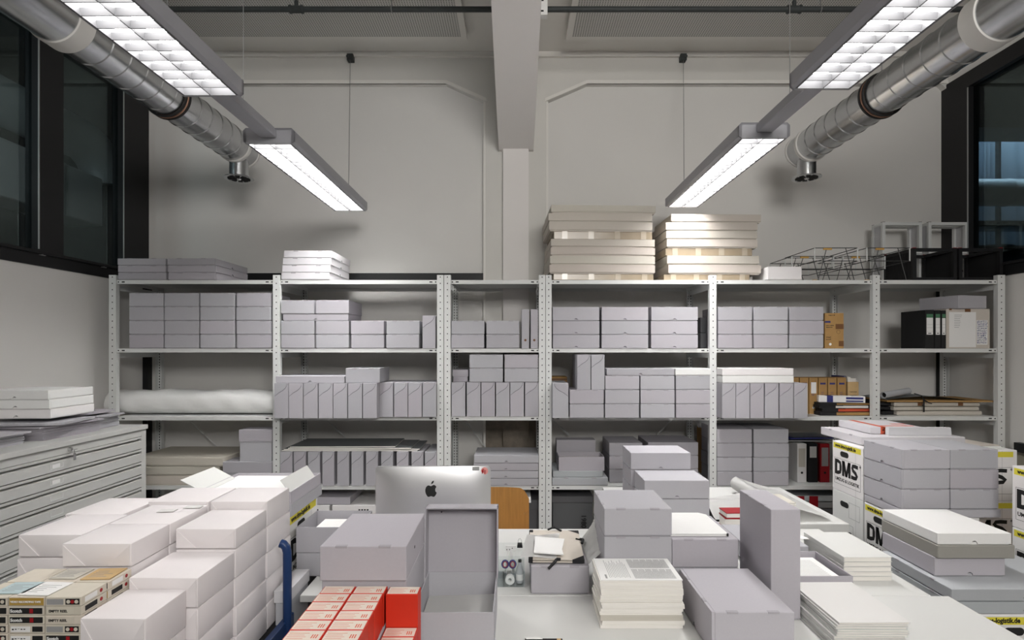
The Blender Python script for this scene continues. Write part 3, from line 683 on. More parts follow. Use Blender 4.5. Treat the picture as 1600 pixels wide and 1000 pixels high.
for r in range(2):
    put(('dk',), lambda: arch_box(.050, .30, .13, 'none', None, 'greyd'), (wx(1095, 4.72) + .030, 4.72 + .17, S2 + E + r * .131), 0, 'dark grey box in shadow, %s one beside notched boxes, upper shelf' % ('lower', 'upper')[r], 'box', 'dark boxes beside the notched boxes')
YS4 = 4.37
c4 = [(889.3, 944.2), (945, 999.5), (1000.3, 1055), (1056, 1110.3)]
grid_boxes('tabs', c4, 3, .1105, YS4, S3 + E, .38, 'middle shelf of fourth bay', 'boxes on the middle shelf of the fourth bay', lambda c, r: c > 0 or r < 2)
stand_row([(863.2, 888.6)], .272, YS4, S3 + E, .38, 'left end of middle shelf of fourth bay', 'upright boxes on the middle shelf of the fourth bay', .121, True)
stand_row([(901.8, 922.8), (923.9, 944.6)], .272, YS4 + .004, S3 + E + .2215, .36, 'on lying boxes, middle shelf of fourth bay', 'upright boxes on the middle shelf of the fourth bay', .1025)
put(('flatw', 4), lambda: arch_box(.525, .36, .053, 'notch', None, 'grey', 'flat_archive_box'), (wx(1001, YS4), YS4 + .182, S3 + E + .332), 0, 'wide flat grey box with thumb notch on three layers of boxes, fourth bay', 'box')
put(('flatw', 5), lambda: arch_box(.275, .36, .054, 'none', None, 'whiteb', 'flat_archive_box'), (wx(1083, YS4), YS4 + .182, S3 + E + .332), 0, 'flat white box beside the wide flat box, middle shelf of fourth bay', 'box')
o = thing('brown_carton', 'low brown carton behind the upright box, middle shelf of fourth bay', 'box', (.365, 4.93, S3 + E)); b = MB().box(-.075, -.1, 0, .075, .1, .30, .003).obj('carton', 'brown', o)
MB().box(-.076, -.1006, .27, .076, -.099, .285).obj('dark_stripe', 'browntape', o)
# fourth bay lower shelf
put(('l4', 0), lambda: arch_box(.445, .38, .063, 'tabs', None, 'greyb', 'flat_archive_box'), (wx(906.5, YFB), YFB + .20, S4 + E), 0, 'flat blue grey box, lowest of the left pile on the lower shelf of fourth bay', 'box')
put(('l4', 1), lambda: arch_box(.40, .36, .050, 'none', None, 'greyb', 'flat_archive_box'), (wx(903.5, YFB) , YFB + .20, S4 + .0642), 0, 'flat blue grey box, second from below in the left pile, lower shelf of fourth bay', 'box')
o = thing('open_box', 'open grey box without lid on the left pile, lower shelf of fourth bay', 'box', (wx(909, 4.50), 4.50 + .12, S4 + .1148))
open_tray(o, .365, .22, .112, 'grey'); MB().box(-.17, -.10, .0045, .17, .10, .075).obj('papers', 'paperedge', o)
put(('l4', 2), lambda: arch_box(.33, .13, .205, 'none', None, 'grey'), (wx(900, 4.77), 4.77 + .066, S4 + .1148), 0, 'tall grey box behind the open box, lower shelf of fourth bay', 'box')
for r in range(3):
    put(('l4', 3), lambda: arch_box(.268, .36, .108, 'tabs', None, 'grey'), (wx(978, 4.58), 4.58 + .185, S4 + E + r * .1088), 0, 'shaded grey box, %s of a stack of three, middle of lower shelf, fourth bay' % rowname(r, 3), 'box', 'shaded boxes on the lower shelf of the fourth bay')
for r in range(3):
    put(('l4', 4), lambda: arch_box(.41, .38, .108, 'none', None, 'grey'), (wx(1052, 4.60), 4.60 + .195, S4 + E + r * .1088), 0, 'wide shaded box, %s of three at the right end of lower shelf, fourth bay' % rowname(r, 3), 'box', 'shaded boxes on the lower shelf of the fourth bay')
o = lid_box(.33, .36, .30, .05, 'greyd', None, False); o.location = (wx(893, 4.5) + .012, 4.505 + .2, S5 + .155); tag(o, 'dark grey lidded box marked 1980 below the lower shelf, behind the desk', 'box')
textobj('date_print', '1980', .055, (.07, -.186, .155), (R(90), R(90), 0), 'ink', o, .001)
for i in range(2):
    put(('pl',), lambda: arch_box(.16, .36, .154, 'none', None, 'cream'), (wx(893, 4.5) - .070 + i * .17, 4.5 + .19, S5 + E), 0, 'pale box under the dark 1980 box, %s of the two' % ('left', 'right')[i], 'box', 'pale boxes under the dark box')
# fifth bay
o = arch_box(.268, .30, .106, 'none', None, 'whiteb', 'white_box'); o.location = (wx(1227, YFB), YFB + .155, S1 + E); tag(o, 'small plain white box on the rack top before the wire racks', 'box')
grid_boxes('tabs', [(1121.5, 1176.5), (1177.6, 1232), (1233.2, 1288)], 3, .1105, YFB, S2 + E, .38, 'upper shelf of fifth bay', 'grey boxes on the upper shelf of the fifth bay')
o = thing('brown_file', 'upright brown card file with a blue stripe and brown tape, upper shelf', 'file', (wx(1304.7, YFB), YFB + .15, S2 + E))
MB().box(-.075, -.14, 0, .075, .14, .282, .002).obj('case', 'brown', o)
MB().box(-.075, -.1406, .205, -.03, -.1396, .219).obj('blue_stripe', 'inkblue', o)
MB().box(.01, -.1408, .155, .075, -.1396, .195).obj('brown_tape', 'browntape', o); MB().box(.035, -.1408, .018, .075, -.1396, .06).obj('brown_tape', 'browntape', o)
MB().cyl((-.032, -.1408, .034), (-.032, -.139, .034), .010, 18).obj('finger_hole', 'paper', o)
b = MB()
for z, n in ((.262, 5), (.18, 6), (.165, 5), (.085, 4), (.07, 4)):
    x = -.065 + (.02 if z > .2 else 0)
    for k in range(n): b.box(x, -.1407, z + jit(.002), x + .007, -.1398, z + .004 + random.random() * .004); x += .0105
b.tube([(.032 + .014 * math.cos(a), -.1404, .132 + .014 * math.sin(a)) for a in [i * math.pi / 9 for i in range(18)]], .0008, 4, closed=True)
b.obj('pencil_marks', 'ink', o)
stand_row([(1128.9, 1149.5), (1150.4, 1171), (1172, 1194), (1195.6, 1217), (1218.6, 1240), (1240.8, 1261.6)], .272, YS, S3 + E, .38, 'middle shelf of fifth bay', 'upright boxes on the middle shelf of the fifth bay', .1035)
for r in range(2):
    put(('fw5',), lambda: arch_box(.552, .36, .0565, 'none', None, 'whiteb', 'flat_archive_box'), (wx(1184.8, YS) + (0, -.002)[r], YS + .182, S3 + .2735 + r * .0572), 0, 'wide flat white box, %s of two on upright boxes, fifth bay' % ('lower', 'upper')[r], 'box', 'white boxes on the upright boxes')
def mag_file(W, D, H):
    r = thing('magazine_file', 'x', 'file')
    b = MB().prism([(-D / 2, 0), (D / 2, 0), (D / 2, H * .93), (-D / 2 + .05, H), (-D / 2, H * .98)], 'x', -W / 2, W / 2); b.obj('case', 'brown', r)
    b = MB().box(-W * .32, -D / 2 - .0008, H * .80, W * .32, -D / 2 + .001, H * .84).lathe([(W * .32, -.0008), (W * .32, .001), (W * .27, .001), (W * .27, -.0008)], (0, -D / 2, H * .90), 'y', 16, cap=False)
    b.box(-W * .36, -D / 2 - .0008, H * .845, W * .36, -D / 2 + .001, H * .85)
    for z in (.58, .53, .50): b.box(-W * .22, -D / 2 - .0008, H * z, W * .1, -D / 2 + .001, H * z + .003)
    b.obj('printed_mark', 'inkblue', r)
    MB().cyl((0, -D / 2 - .0008, H * .17), (0, -D / 2 + .001, H * .17), .010, 16).obj('finger_hole', 'paper', r)
    return r
mx = [(1235, 1249), (1250.2, 1263.7), (1264.6, 1278.5), (1279.5, 1293), (1294, 1308), (1309, 1322.6)]
for i, (a, b) in enumerate(mx):
    o = put(('mf',), lambda: mag_file(.070, .27, .305), (wx((a + b) / 2, 4.66), 4.66 + .14, S3 + E), 0, 'brown card magazine file, %s of six on the middle shelf' % ords(i, 6), 'file', 'brown magazine files')
    if i == 2: MB().box(-.020, -.1365, .17, .022, -.1353, .262).obj('paper_label', 'paper', o)
o = thing('tan_file', 'pale tan card file with papers sticking out, right of brown files', 'file', (wx(1333, 4.66) + .005, 4.66 + .14, S3 + E))
MB().box(-.045, -.135, 0, .045, .135, .265, .002).obj('case', 'tan', o)
MB().box(-.038, -.12, .262, .03, .12, .295).box(-.03, -.1, .29, .0, .1, .305).obj('papers', 'paperedge', o)
MB().box(-.04, -.05, .295, -.01, .12, .310).obj('blue_folder', 'inkblue', o)
b = MB()
for z in (.18, .15):
    for k in range(6): b.box(-.03 + k * .010, -.1358, z + jit(.002), -.024 + k * .010, -.1348, z + .006)
b.obj('pencil_marks', 'ink', o)
# pile of black portfolios with paper edges and a carton on it
zz = S3 + E
for i, (W, h, m, dx) in enumerate(((.40, .030, 'brown', .0), (.39, .028, 'orange', .005), (.39, .024, 'cream', -.01), (.40, .020, 'blackmat', .0))):
    o = thing('paper_folder', '%s in the dark pile in front of brown files, middle shelf' % ('lowest brown folder', 'orange folder', 'cream paper bundle', 'top black folder')[i], 'folder', (wx(1321, 4.54) + dx, 4.54 + .05, zz), R((-1, 1.5, -2, 0)[i]), None)
    MB().box(-W / 2 + .13, -.045, .003, W / 2, .045, h - .003).obj('papers', ('brown', 'orange', 'paperedge', 'brown')[i], o)
    MB().box(-W / 2, -.05, 0, W / 2, .05, .003).box(-W / 2, -.05, h - .003, W / 2 - (.0 if i == 3 else .2), .05, h).box(-W / 2, -.05, .003, -W / 2 + .13, .05, h - .003).obj('cover', 'blackmat', o)
    zz += h + .0006
o = thing('slide_carton', 'small white carton with dark stripes lying on the dark folder pile', 'box', (wx(1322, 4.52), 4.60, zz)); o.rotation_euler = (0, 0, R(-14))
MB().box(-.17, -.04, 0, .17, .04, .052, .002).obj('carton', 'whiteb', o)
MB().box(-.11, -.0406, .001, -.065, .0406, .0525).box(.03, -.0408, .027, .155, -.039, .044).box(.03, -.0408, .006, .155, -.039, .018).obj('dark_stripes', 'inkblue', o)
# fifth bay lower shelf
grid_boxes('tabs', [(1120, 1176), (1177.3, 1233)], 4, .113, YFB, S4 + E, .38, 'lower shelf of fifth bay', 'grey boxes on the lower shelf of the fifth bay')
for i, (px, z) in enumerate(((1241, .49 - .046), (1244, .575 - .05))):
    o = thing('paper_roll', 'rolled white sheet lying behind boxes, %s one, lower shelf of fifth bay' % ('lower', 'upper')[i], 'roll', (1.9, 4.935 + .04 * i, S4 + E + .401 + .062 * i))
    MB().lathe([(.034, -.3), (.034, .33 + .02 * i), (.028, .33 + .02 * i), (.028, .2)], (0, 0, .034), 'x', 24, cap=False).obj('roll', 'paper', o, True)
o = thing('brown_carton', 'brown carton standing behind the grey boxes under the paper rolls', 'box', (1.9, 4.955, S4 + E)); MB().box(-.28, -.07, 0, .28, .085, .400, .003).obj('carton', 'brown', o)
def lever_arch(W, D, H, m, lab_m='paper', lh=(.45, .88)):
    r = thing('lever_arch_file', 'x', 'binder')
    MB().box(-W / 2, -D / 2, 0, W / 2, D / 2, H, .0015).obj('case', m, r)
    MB().box(-W * .36, -D / 2 - .0008, H * lh[0], W * .36, -D / 2 + .001, H * lh[1]).obj('spine_label', lab_m, r)
    MB().lathe([(.0125, -.001), (.0125, .001), (.0095, .001), (.0095, -.001)], (0, -D / 2, H * .25), 'y', 18, cap=False).obj('ring', 'chrome', r)
    MB().cyl((0, -D / 2 - .0005, H * .25), (0, -D / 2 + .001, H * .25), .0095, 18).obj('finger_hole', 'darkhole', r)
    return r
for (a, b, m, lm, lh, lab) in ((1245.5, 1261, 'whiteb', 'cream', (.4, .88), 'white lever arch binder on the lower shelf, beside grey boxes'), (1261.8, 1279.7, 'blackmat', 'paper', (.64, .93), 'black lever arch binder between the white and the red binder'), (1281, 1297.5, 'redbind', 'inkgrey', (.42, .90), 'dark red lever arch binder on the lower shelf')):
    o = lever_arch(.076, .285, .315, m, lm, lh); o.location = (wx((a + b) / 2, 4.60), 4.60 + .145, S4 + E); tag(o, lab, 'binder')
o = thing('plastic_sleeve_pile', 'pile of loose clear plastic sleeves lying on the three binders', 'sleeves', (2.42, 4.80, S4 + .3165))
for k in range(5):
    MB().box(-.20 + k * .01, -.16, k * .011, .20, .16 - k * .01, k * .011 + .008, M4=Matrix.Rotation(R(k * 4 - 8), 4, 'Z')).obj('sleeve', ('clear', 'inkgrey', 'clear', 'inkblue', 'clear')[k], o)
o = thing('bagged_stack', 'dark stack of bagged papers with red tape marks under the lower shelf', 'stack', (2.38, 4.75, S5 + E))
for k in range(9): MB().box(-.26 + jit(.01), -.24, k * .052, .26 + jit(.01), .22, k * .052 + .045, .004).obj('bag', ('greyd', 'inkgrey', 'greyb')[k % 3], o)
MB().box(-.14, -.2412, .385, -.07, -.2398, .46).box(-.03, -.2412, .34, .04, -.2398, .46).obj('red_tape', 'redbind', o)
# rightmost bay
for i, (a, b) in enumerate(((1446, 1460.2), (1460.9, 1470.6), (1471.2, 1478.8))):
    W = (b - a) * YFB / F - .002
    o = lever_arch(W, .285, .306 - .002 * i, 'blackmat', 'paper', (.36, .80)); o.location = (wx((a + b) / 2, YFB), YFB + .145, S2 + E)
    tag(o, 'black lever arch binder with green label, %s in the rightmost bay' % ('wide one', 'middle one', 'narrow one')[i], 'binder', 'black binders in the rightmost bay')
    MB().box(-W * .36, -.1438, .306 * .80, W * .36, -.1415, .306 * .895).obj('green_label', 'green', o)
    b_ = MB()
    for z in (.135, .165, .19): b_.box(-W * .3, -.1436, z, W * .3, -.1432, z + .001)
    b_.box(-W * .18, -.1437, .118, W * .18, -.1432, .124).obj('label_lines', 'ink', o)
o = thing('document_box', 'beige document box with a white sheet and a handwritten note, rightmost bay', 'box', (wx(1514, YFB), YFB + .16, S2 + E))
MB().box(-.175, -.15, 0, .175, .15, .315, .002).obj('box', 'cream', o)
MB().box(-.15, -.1512, .01, .063, -.1500, .29).obj('white_sheet', 'paper', o)
MB().box(.068, -.1512, .03, .155, -.1500, .225).obj('note', 'paper', o)
MB().box(-.025, -.1514, .29, .02, -.1498, .315).box(-.15, -.1514, .305, -.13, -.1498, .317).obj('tape_piece', 'browntape', o)
b = MB()
for k in range(13):
    x = .072; z = .214 - k * .0143
    while x < .145: l_ = .004 + random.random() * .012; b.box(x, -.1516, z + jit(.0015), x + l_, -.1511, z + .004 + random.random() * .0035); x += l_ + .003
b.obj('handwriting', 'inkblue', o)
b = MB()
for k in range(8): b.box(-.11, -.1516, .265 - k * .014, -.075 + random.random() * .03, -.1511, .268 - k * .014)
b.obj('typed_lines', 'inkgrey', o)
o = arch_box(.29, .33, .105, 'none', None, 'grey'); o.location = (wx(1519, 4.49) - .045, 4.64, S2 + .317); o.rotation_euler = (0, 0, R(14)); tag(o, 'grey box lying askew on the document box and binders, rightmost bay', 'box')
# rightmost bay, middle shelf: portfolios tied with black ribbon
zz = S3 + E
for i, (a, b, h, dx, m) in enumerate(((1402, 1537, .038, 0, 'cream'), (1398.5, 1532, .034, 0, 'cream'), (1398, 1533.5, .036, 0, 'cream'), (1381, 1552, .026, 0, 'brown'))):
    W = (b - a) * 4.55 / F
    o = thing('portfolio', '%s tied portfolio lying on the middle shelf of rightmost bay' % ('lowest beige', 'second lowest beige', 'third beige', 'topmost wide brown')[i], 'portfolio', (wx((a + b) / 2, 4.55), 4.76, zz), R((.6, -.5, .4, -1.2)[i]), 'portfolios in the rightmost bay')
    if i < 3:
        MB().box(-W / 2, -.20, 0, W / 2, .2, h - .004, .006).obj('board', m, o); MB().box(-W / 2 - .09, -.16, .004, -W / 2 + .02, .2, h - .008).obj('spine', 'blackmat', o)
        if i == 2:
            for q in (-.2, .27): MB().box(W * q - .02, -.2012, .004, W * q + .02, -.198, h - .004).obj('tape_piece', 'browntape', o)
    else:
        MB().box(-W / 2 + .03, -.22, 0, W / 2, .2, .008).box(-W / 2 + .03, -.2205, .008, W / 2, .2, .012).obj('board', 'brown', o)
        MB().grid(lambda u, v: (-W / 2 + .05 + W * .74 * u, -.18 + .38 * v, .014 + .028 * math.sin(math.pi * min(1, u * 1.1)) ), 12, 4, .003).obj('cover', 'greyb', o, True)
    zz += h + .0006
x = wx(1474, 4.33)
o = thing('ribbon_tie', 'black ribbon knotted round the beige portfolios in the rightmost bay', 'ribbon', (x, 4.535, S3 + .03))
MB().box(-.006, 0, .0, .006, .002, .105).obj('band', 'blackmat', o)
MB().tube([(0, 0, .10), (-.03, -.01, .135), (-.08, 0, .15)], .004, 6).tube([(0, 0, .10), (.03, -.012, .075), (.055, -.01, .07)], .004, 6).tube([(0, 0, .09), (-.012, -.01, .06), (-.02, -.01, .05)], .004, 6).obj('knot', 'blackmat', o)
o = thing('cardboard_tube', 'grey cardboard tube lying across the portfolios, rightmost bay', 'tube', (wx(1379, 4.50) + .01, 4.505, zz + .032)); o.rotation_euler = (0, R(-4), R(26))
MB().lathe([(.026, 0), (.026, .34), (.021, .34), (.021, 0.0), (.026, 0.0)], (0, 0, 0), 'x', 24, cap=False).obj('tube', 'greyb', o, True)
MB().lathe([(.0205, .02), (.0205, .03)], (0, 0, 0), 'x', 20).obj('dark_core', 'darkhole', o)
# wire racks on the rack top
def wire_rack(W, D, H):
    r = thing('wire_rack', 'x', 'rack'); rr = .0032
    def loop(z, ins): return [(-W / 2 + ins, -D / 2, z), (W / 2 - ins, -D / 2, z), (W / 2 - ins, D / 2, z), (-W / 2 + ins, D / 2, z)]
    def seg(b, P):
        for i in range(4): b.cyl(P[i], P[(i + 1) % 4], rr, 8)
    b = MB(); seg(b, loop(H, 0)); seg(b, loop(H - .105, 0)); b.obj('frame', 'rackwire', r)
    for sx in (-1, 1):
        for sy in (-1, 1): MB().cyl((sx * W / 2, sy * D / 2, H - .105), (sx * W / 2, sy * D / 2, H), .005, 8).obj('corner_upright', 'steel', r)
    for sy in (-1, 1):
        MB().tube([(-W * .22, sy * D / 2, H), (-W * .42, sy * D / 2, .006), (-W * .52, sy * (D / 2 - .0), .003)], rr, 8).obj('leg', 'rackwire', r); MB().tube([(W * .22, sy * D / 2, H), (W * .42, sy * D / 2, .003)], rr, 8).obj('leg', 'rackwire', r)
    MB().box(-W * .30, -D / 2 - .006, H - .016, -W * .1, -D / 2 + .006, H - .002, .002).obj('wooden_grip', 'peg', r)
    MB().box(-W * .55, -D / 2 - .006, .0, -W * .45, -D / 2 + .006, .007, .001).obj('wooden_foot', 'peg', r)
    return r
for i, (px, yf, D, H, lab) in enumerate(((1306.5, 4.535, .50, .262, 'tall black wire rack with wooden grip, front left one on the rack top'), (1388, 4.535, .50, .262, 'tall black wire rack with wooden grip, front right one before the black crates'), (1300 - 30, 4.66, .40, .215, 'lower wire rack set back behind the small white box'), (1350, 4.66, .40, .215, 'lower wire rack set back between the two tall wire racks'))):
    W = .345
    o = put(('wr', D, H), lambda: wire_rack(W, D, H), (wx(px, yf), yf + D / 2, S1 + .002), 0, lab, 'rack', 'wire racks on the rack top')
o = thing('black_folder', 'flat black folder lying on the rack top under the wire racks', 'folder', (wx(1295, 4.7), 4.88, S1 + E)); MB().box(-.21, -.10, 0, .21, .10, .026, .003).obj('cover', 'blackmat', o)
def crate(W, D, H, m, pm):
    r = thing('frame_crate', 'x', 'crate'); t = .026
    b = MB()
    for sy in (-1, 1):
        y0, y1 = (-D / 2, -D / 2 + t) if sy < 0 else (D / 2 - t, D / 2)
        b.box(-W / 2, y0, 0, -W / 2 + t, y1, H).box(W / 2 - t, y0, 0, W / 2, y1, H).box(-W / 2 + t, y0, 0, W / 2 - t, y1, t).box(-W / 2 + t, y0, H - t, W / 2 - t, y1, H)
    for sx in (-1, 1):
        x0, x1 = (-W / 2, -W / 2 + t) if sx < 0 else (W / 2 - t, W / 2)
        b.box(x0, -D / 2 + t, 0, x1, D / 2 - t, t).box(x0, -D / 2 + t, H - t, x1, D / 2 - t, H)
    b.obj('frame', m, r)
    for sx in (-1, 1):
        p = MB().box(*((-W / 2 + .006, -D / 2 + t, t, -W / 2 + .010, D / 2 - t, H - t) if sx < 0 else (W / 2 - .010, -D / 2 + t, t, W / 2 - .006, D / 2 - t, H - t)))
        for k in range(14): y = -D / 2 + t + .01 + k * (D - 2 * t - .02) / 13; p.box(*((-W / 2 + .004, y - .002, t, -W / 2 + .007, y + .002, H - t) if sx < 0 else (W / 2 - .007, y - .002, t, W / 2 - .004, y + .002, H - t)))
        p.obj('side_panel', pm, r)
    b = MB()
    for sx in (-1, 1):
        for sy in (-1, 1): b.box(sx * (W / 2 - .013) - .012, sy * (D / 2 - .013) - .012, H, sx * (W / 2 - .013) + .012, sy * (D / 2 - .013) + .012, H + .004)
    b.obj('corner_cap', 'redbind' if m == 'black' else 'blackmat', r)
    return r
for i, px in enumerate((1462.5, 1534.5)):
    put(('crb',), lambda: crate(.352, .36, .262, 'black', 'blackmat'), (wx(px, 4.52), 4.53 + .18, S1 + E), 0, 'black open frame crate, %s on the rack top in the right corner' % ('left one', 'right one')[i], 'crate', 'black frame crates')
for i, px in enumerate((1409.5, 1481.5)):
    for r in range(2):
        put(('crg',), lambda: crate(.345, .15, .274, 'steel', 'greyl'), (wx(px, 4.90), 4.90 + .072, S1 + E + r * .2785), 0, 'grey open frame crate, %s, behind the black crates' % ('lower left one', 'upper left one', 'lower right one', 'upper right one')[i * 2 + r], 'crate', 'grey frame crates')
# cartons under the second bay
for i, px in enumerate((465, 545)):
    o = arch_box(.38, .38, .40 - .015, 'none', None, 'whiteb', 'white_carton'); o.location = (wx(px, 4.42) + .03, 4.70, S5 + E); tag(o, 'low white carton under the flat grey box, %s one, bottom shelf of second bay' % ('left', 'right')[i], 'box', 'white cartons under the lower shelf')
    b = MB()
    for k in range(4): b.box(.02 + k * .022, -.1908, .33, .036 + k * .022, -.1899, .355)
    b.obj('printed_mark', 'ink', o)
put(('fb2',), lambda: arch_box(.40, .42, .062, 'tabs', None, 'grey', 'flat_archive_box'), (wx(515, 4.45) - .06, 4.73, S5 + .387), 0, 'flat grey box on white cartons below the lower shelf of second bay', 'box')
# ---------------------------------------------------------------- tables
TZ = .75
def table(lab, x0, x1, y0, y1, z, th=.028, legs=True):
    r = thing('work_table', lab, 'table', ((x0 + x1) / 2, (y0 + y1) / 2, 0)); hx, hy = (x1 - x0) / 2, (y1 - y0) / 2
    MB().box(-hx, -hy, z - th, hx, hy, z, .002).obj('table_top', 'table', r)
    b = MB().box(-hx + .06, -hy + .06, z - th - .05, hx - .06, -hy + .09, z - th).box(-hx + .06, hy - .09, z - th - .05, hx - .06, hy - .06, z - th); b.obj('apron', 'steel', r)
    for sx in (-1, 1):
        for sy in (-1, 1): MB().box(sx * (hx - .08) - .022, sy * (hy - .08) - .022, 0, sx * (hx - .08) + .022, sy * (hy - .08) + .022, z - th).obj('leg', 'steel', r)
    return r
table('white topped work table in the foreground with red boxes and folders', -.770, 1.768, 1.42, 2.302, TZ)
table('white topped table carrying the silver computer, behind the foreground table', -.885, 1.70, 2.306, 3.16, TZ)
table('pale desk behind the computer table with draped papers at right', .62, 1.895, 3.20, 4.05, .765, .05)
# ---------------------------------------------------------------- plan chest at the left wall
CF, CT = -2.59, 1.23
cy0, cy1 = 2.55, 3.955
c = thing('plan_chest', 'grey steel plan chest with wide flat drawers at the left wall', 'cabinet', (CF - .392, (cy0 + cy1) / 2, 0)); hy = (cy1 - cy0) / 2
MB().box(-.41, -hy, CT - .03, .40, hy, CT, .002).obj('top', 'cab', c)
b = MB().box(-.40, -hy + .008, .57, .345, hy - .008, CT - .031)
b.box(.345, -hy + .008, .57, .39, -hy + .055, CT - .031).box(.345, hy - .055, .57, .39, hy - .008, CT - .031).box(.345, -hy + .055, CT - .075, .388, hy - .055, CT - .031).box(.345, -hy + .055, .57, .388, hy - .055, .588)
b.obj('body', 'cab', c)
MB().box(-.38, -hy + .03, .0, .33, hy - .03, .568).obj('plinth', 'black', c)
pit = .0882
for k in range(7):
    z1 = CT - .078 - k * pit; z0 = z1 - pit + .006
    if z0 < .588: z0 = .5895
    d = MB()
    # drawer front with a rolled grip along the upper edge
    pr = [(.346, z0), (.392, z0), (.392, z1 - .030), (.380, z1 - .027), (.362, z1 - .025), (.362, z1 - .016), (.391, z1 - .013), (.391, z1), (.346, z1)]
    d.prism([(p[0], p[1]) for p in pr], 'y', -hy + .057, hy - .057)
    dr = d.obj('drawer', 'cab', c)
    yl = -.075
    l = MB().box(.3921, yl - .045, z0 + .018, .3935, yl - .042, z0 + .043).box(.3921, yl + .042, z0 + .018, .3935, yl + .045, z0 + .043).box(.3921, yl - .045, z0 + .016, .3935, yl + .045, z0 + .019)
    l.obj('label_holder', 'steel', dr)
    if k < 2: MB().box(.3922, yl - .03, z0 + .02, .3930, yl + .022, z0 + .041).obj('paper_label', 'paper', dr)
MB().cyl((.385, .015, CT - .052), (.404, .015, CT - .052), .011, 16).obj('lock', 'chrome', c)
b = MB().box(.404, -.0, CT - .06, .412, .003, CT - .045).box(.400, .008, CT - .054, .432, .024, CT - .051).cyl((.42, .016, CT - .055), (.42, .017, CT - .10), .002, 6).box(.418, .008, CT - .115, .422, .026, CT - .075)
b.obj('key', 'chrome', c)
# flattened cartons on the chest
def bundle(x, y, z, w_, d_, n, rz, lab, top=True):
    o = thing('flattened_carton', lab, 'flattened carton', (x, y, z), R(rz), 'flattened cartons on the plan chest')
    b = MB()
    for k in range(n): b.box(-w_ / 2 + jit(.004), -d_ / 2 + jit(.004), k * .0042, w_ / 2 + jit(.004), d_ / 2 + jit(.004), k * .0042 + .0036)
    b.obj('sheets', 'grey', o)
    b = MB()
    zt = n * .0042
    for k in range(2):
        q = jit(.01); b.prism([(-w_ * .62 + q, -d_ * .35), (-w_ * .5, -d_ * .55), (w_ * .5, -d_ * .55), (w_ * .62 + q, -d_ * .32), (w_ * .62, d_ * .5), (-w_ * .6, d_ * .52)], 'z', zt + k * .005, zt + k * .005 + .0038)
    b.obj('top_sheet', 'grey', o)
    return zt
bz_ = CT + .0008
bundle(-2.92, 2.98, bz_, .34, .34, 14, 3, 'bundle of flattened grey cartons, nearest on the plan chest')
bundle(-2.84, 3.45, bz_, .26, .42, 17, -2, 'thick bundle of flattened grey cartons in the middle of the plan chest front')
bundle(-3.19, 3.45, bz_, .28, .40, 20, 2, 'bundle of flattened grey cartons against the left wall')
bundle(-2.93, 3.80, bz_, .36, .20, 19, 1, 'bundle of flattened grey cartons at the far end of the plan chest')
bundle(-2.70, 2.72, bz_, .16, .22, 4, -3, 'thin flattened grey sheets at the front edge of the plan chest')
for k, (x, y, rz, lab) in enumerate(((-2.90, 3.40, 6, 'overhanging grey card sheets on top of the middle bundle'), (-3.0, 3.72, -5, 'overhanging grey card sheets on top of the far bundle'))):
    o = thing('card_sheet', lab, 'card sheet', (x, y, CT + .088 + .016 * k), R(rz), 'loose card sheets on the plan chest')
    b = MB()
    for q in range(3): b.prism([(-.24, -.17 + .02 * q), (-.1, -.20), (.18, -.19), (.25, -.15 + .01 * q), (.24, .16), (.05, .19 - .01 * q), (-.2, .18)], 'z', q * .0045, q * .0045 + .0038)
    b.obj('sheet', 'grey', o)
for r in range(3):
    put(('wb',), lambda: arch_box(.40, .345, .0545, 'notch', None, 'whiteb', 'flat_archive_box'), (-2.915 - .004 * r, 3.455, CT + .122 + r * .0552), R((.6, 0, -.5)[r]), 'flat white box with thumb notch, %s of three on the plan chest' % rowname(r, 3), 'box', 'flat white boxes on the plan chest')

# ---------------------------------------------------------------- blue trolley with wrapped reams
t = thing('platform_trolley', 'blue steel trolley loaded with white wrapped paper packs', 'trolley', (-1.25, 1.95, 0))
MB().box(-.42, -.62, .60, .33, .52, .66).obj('deck', 'blackmat', t)
b = MB().box(.332, -.64, .615, .357, .32, .70, .003).box(-.44, -.64, .615, -.422, .54, .70, .003).box(-.422, -.64, .615, .332, -.622, .66); b.obj('deck_frame', 'blue', t)
b = MB().tube([(.3575, .25, .25), (.3575, .25, .93), (.357, .25, .965), (.352, .25, .985), (.343, .25, .996), (.331, .25, 1.0)], .0165, 14); b.obj('post', 'blue', t, True)
b = MB().box(.333, .20, .25, .357, .222, .615); b.obj('brace', 'blue', t)
for sx in (-.36, .26):
    for sy in (-.5, .42): MB().cyl((sx - .02, sy, .065), (sx + .02, sy, .065), .065, 20).box(sx - .03, sy - .02, .06, sx + .03, sy + .02, .615).obj('wheel', 'rubber', t)
def ream(W, D, H):
    r = thing('paper_ream', 'x', 'paper pack'); g = .0024
    MB().box(-W / 2, -D / 2, 0, W / 2, D / 2, H, .005, seg=2).obj('wrapper', 'wrap', r, True)
    for sy in (-1, 1):
        y0, y1 = (-D / 2 - g, -D / 2 + .001) if sy < 0 else (D / 2 - .001, D / 2 + g)
        k = min(W * .34, H * 1.15)
        for sx in (-1, 1): MB().prism([(sx * (W / 2 - .005), H - .005), (sx * (W / 2 - .005), .005), (sx * (W / 2 - k), .005)], 'y', y0, y1).obj('folded_end', 'wrap', r)
    return r
def ream_stack(xr, y0, W, D, hs, lab, z0=.662):
    z = z0; n = len(hs)
    for i, h in enumerate(hs):
        q = 0 if i == n - 1 else jit(.004)
        put(('rm', W, D, h), lambda: ream(W, D, h - .002), (xr - W / 2 + q, y0 + D / 2 + jit(.002), z), R(jit(.6)), 'white wrapped paper pack, %s in the %s' % (('only one' if n == 1 else rowname(i, n)), lab), 'paper pack', 'wrapped paper packs on the trolley')
        z += h
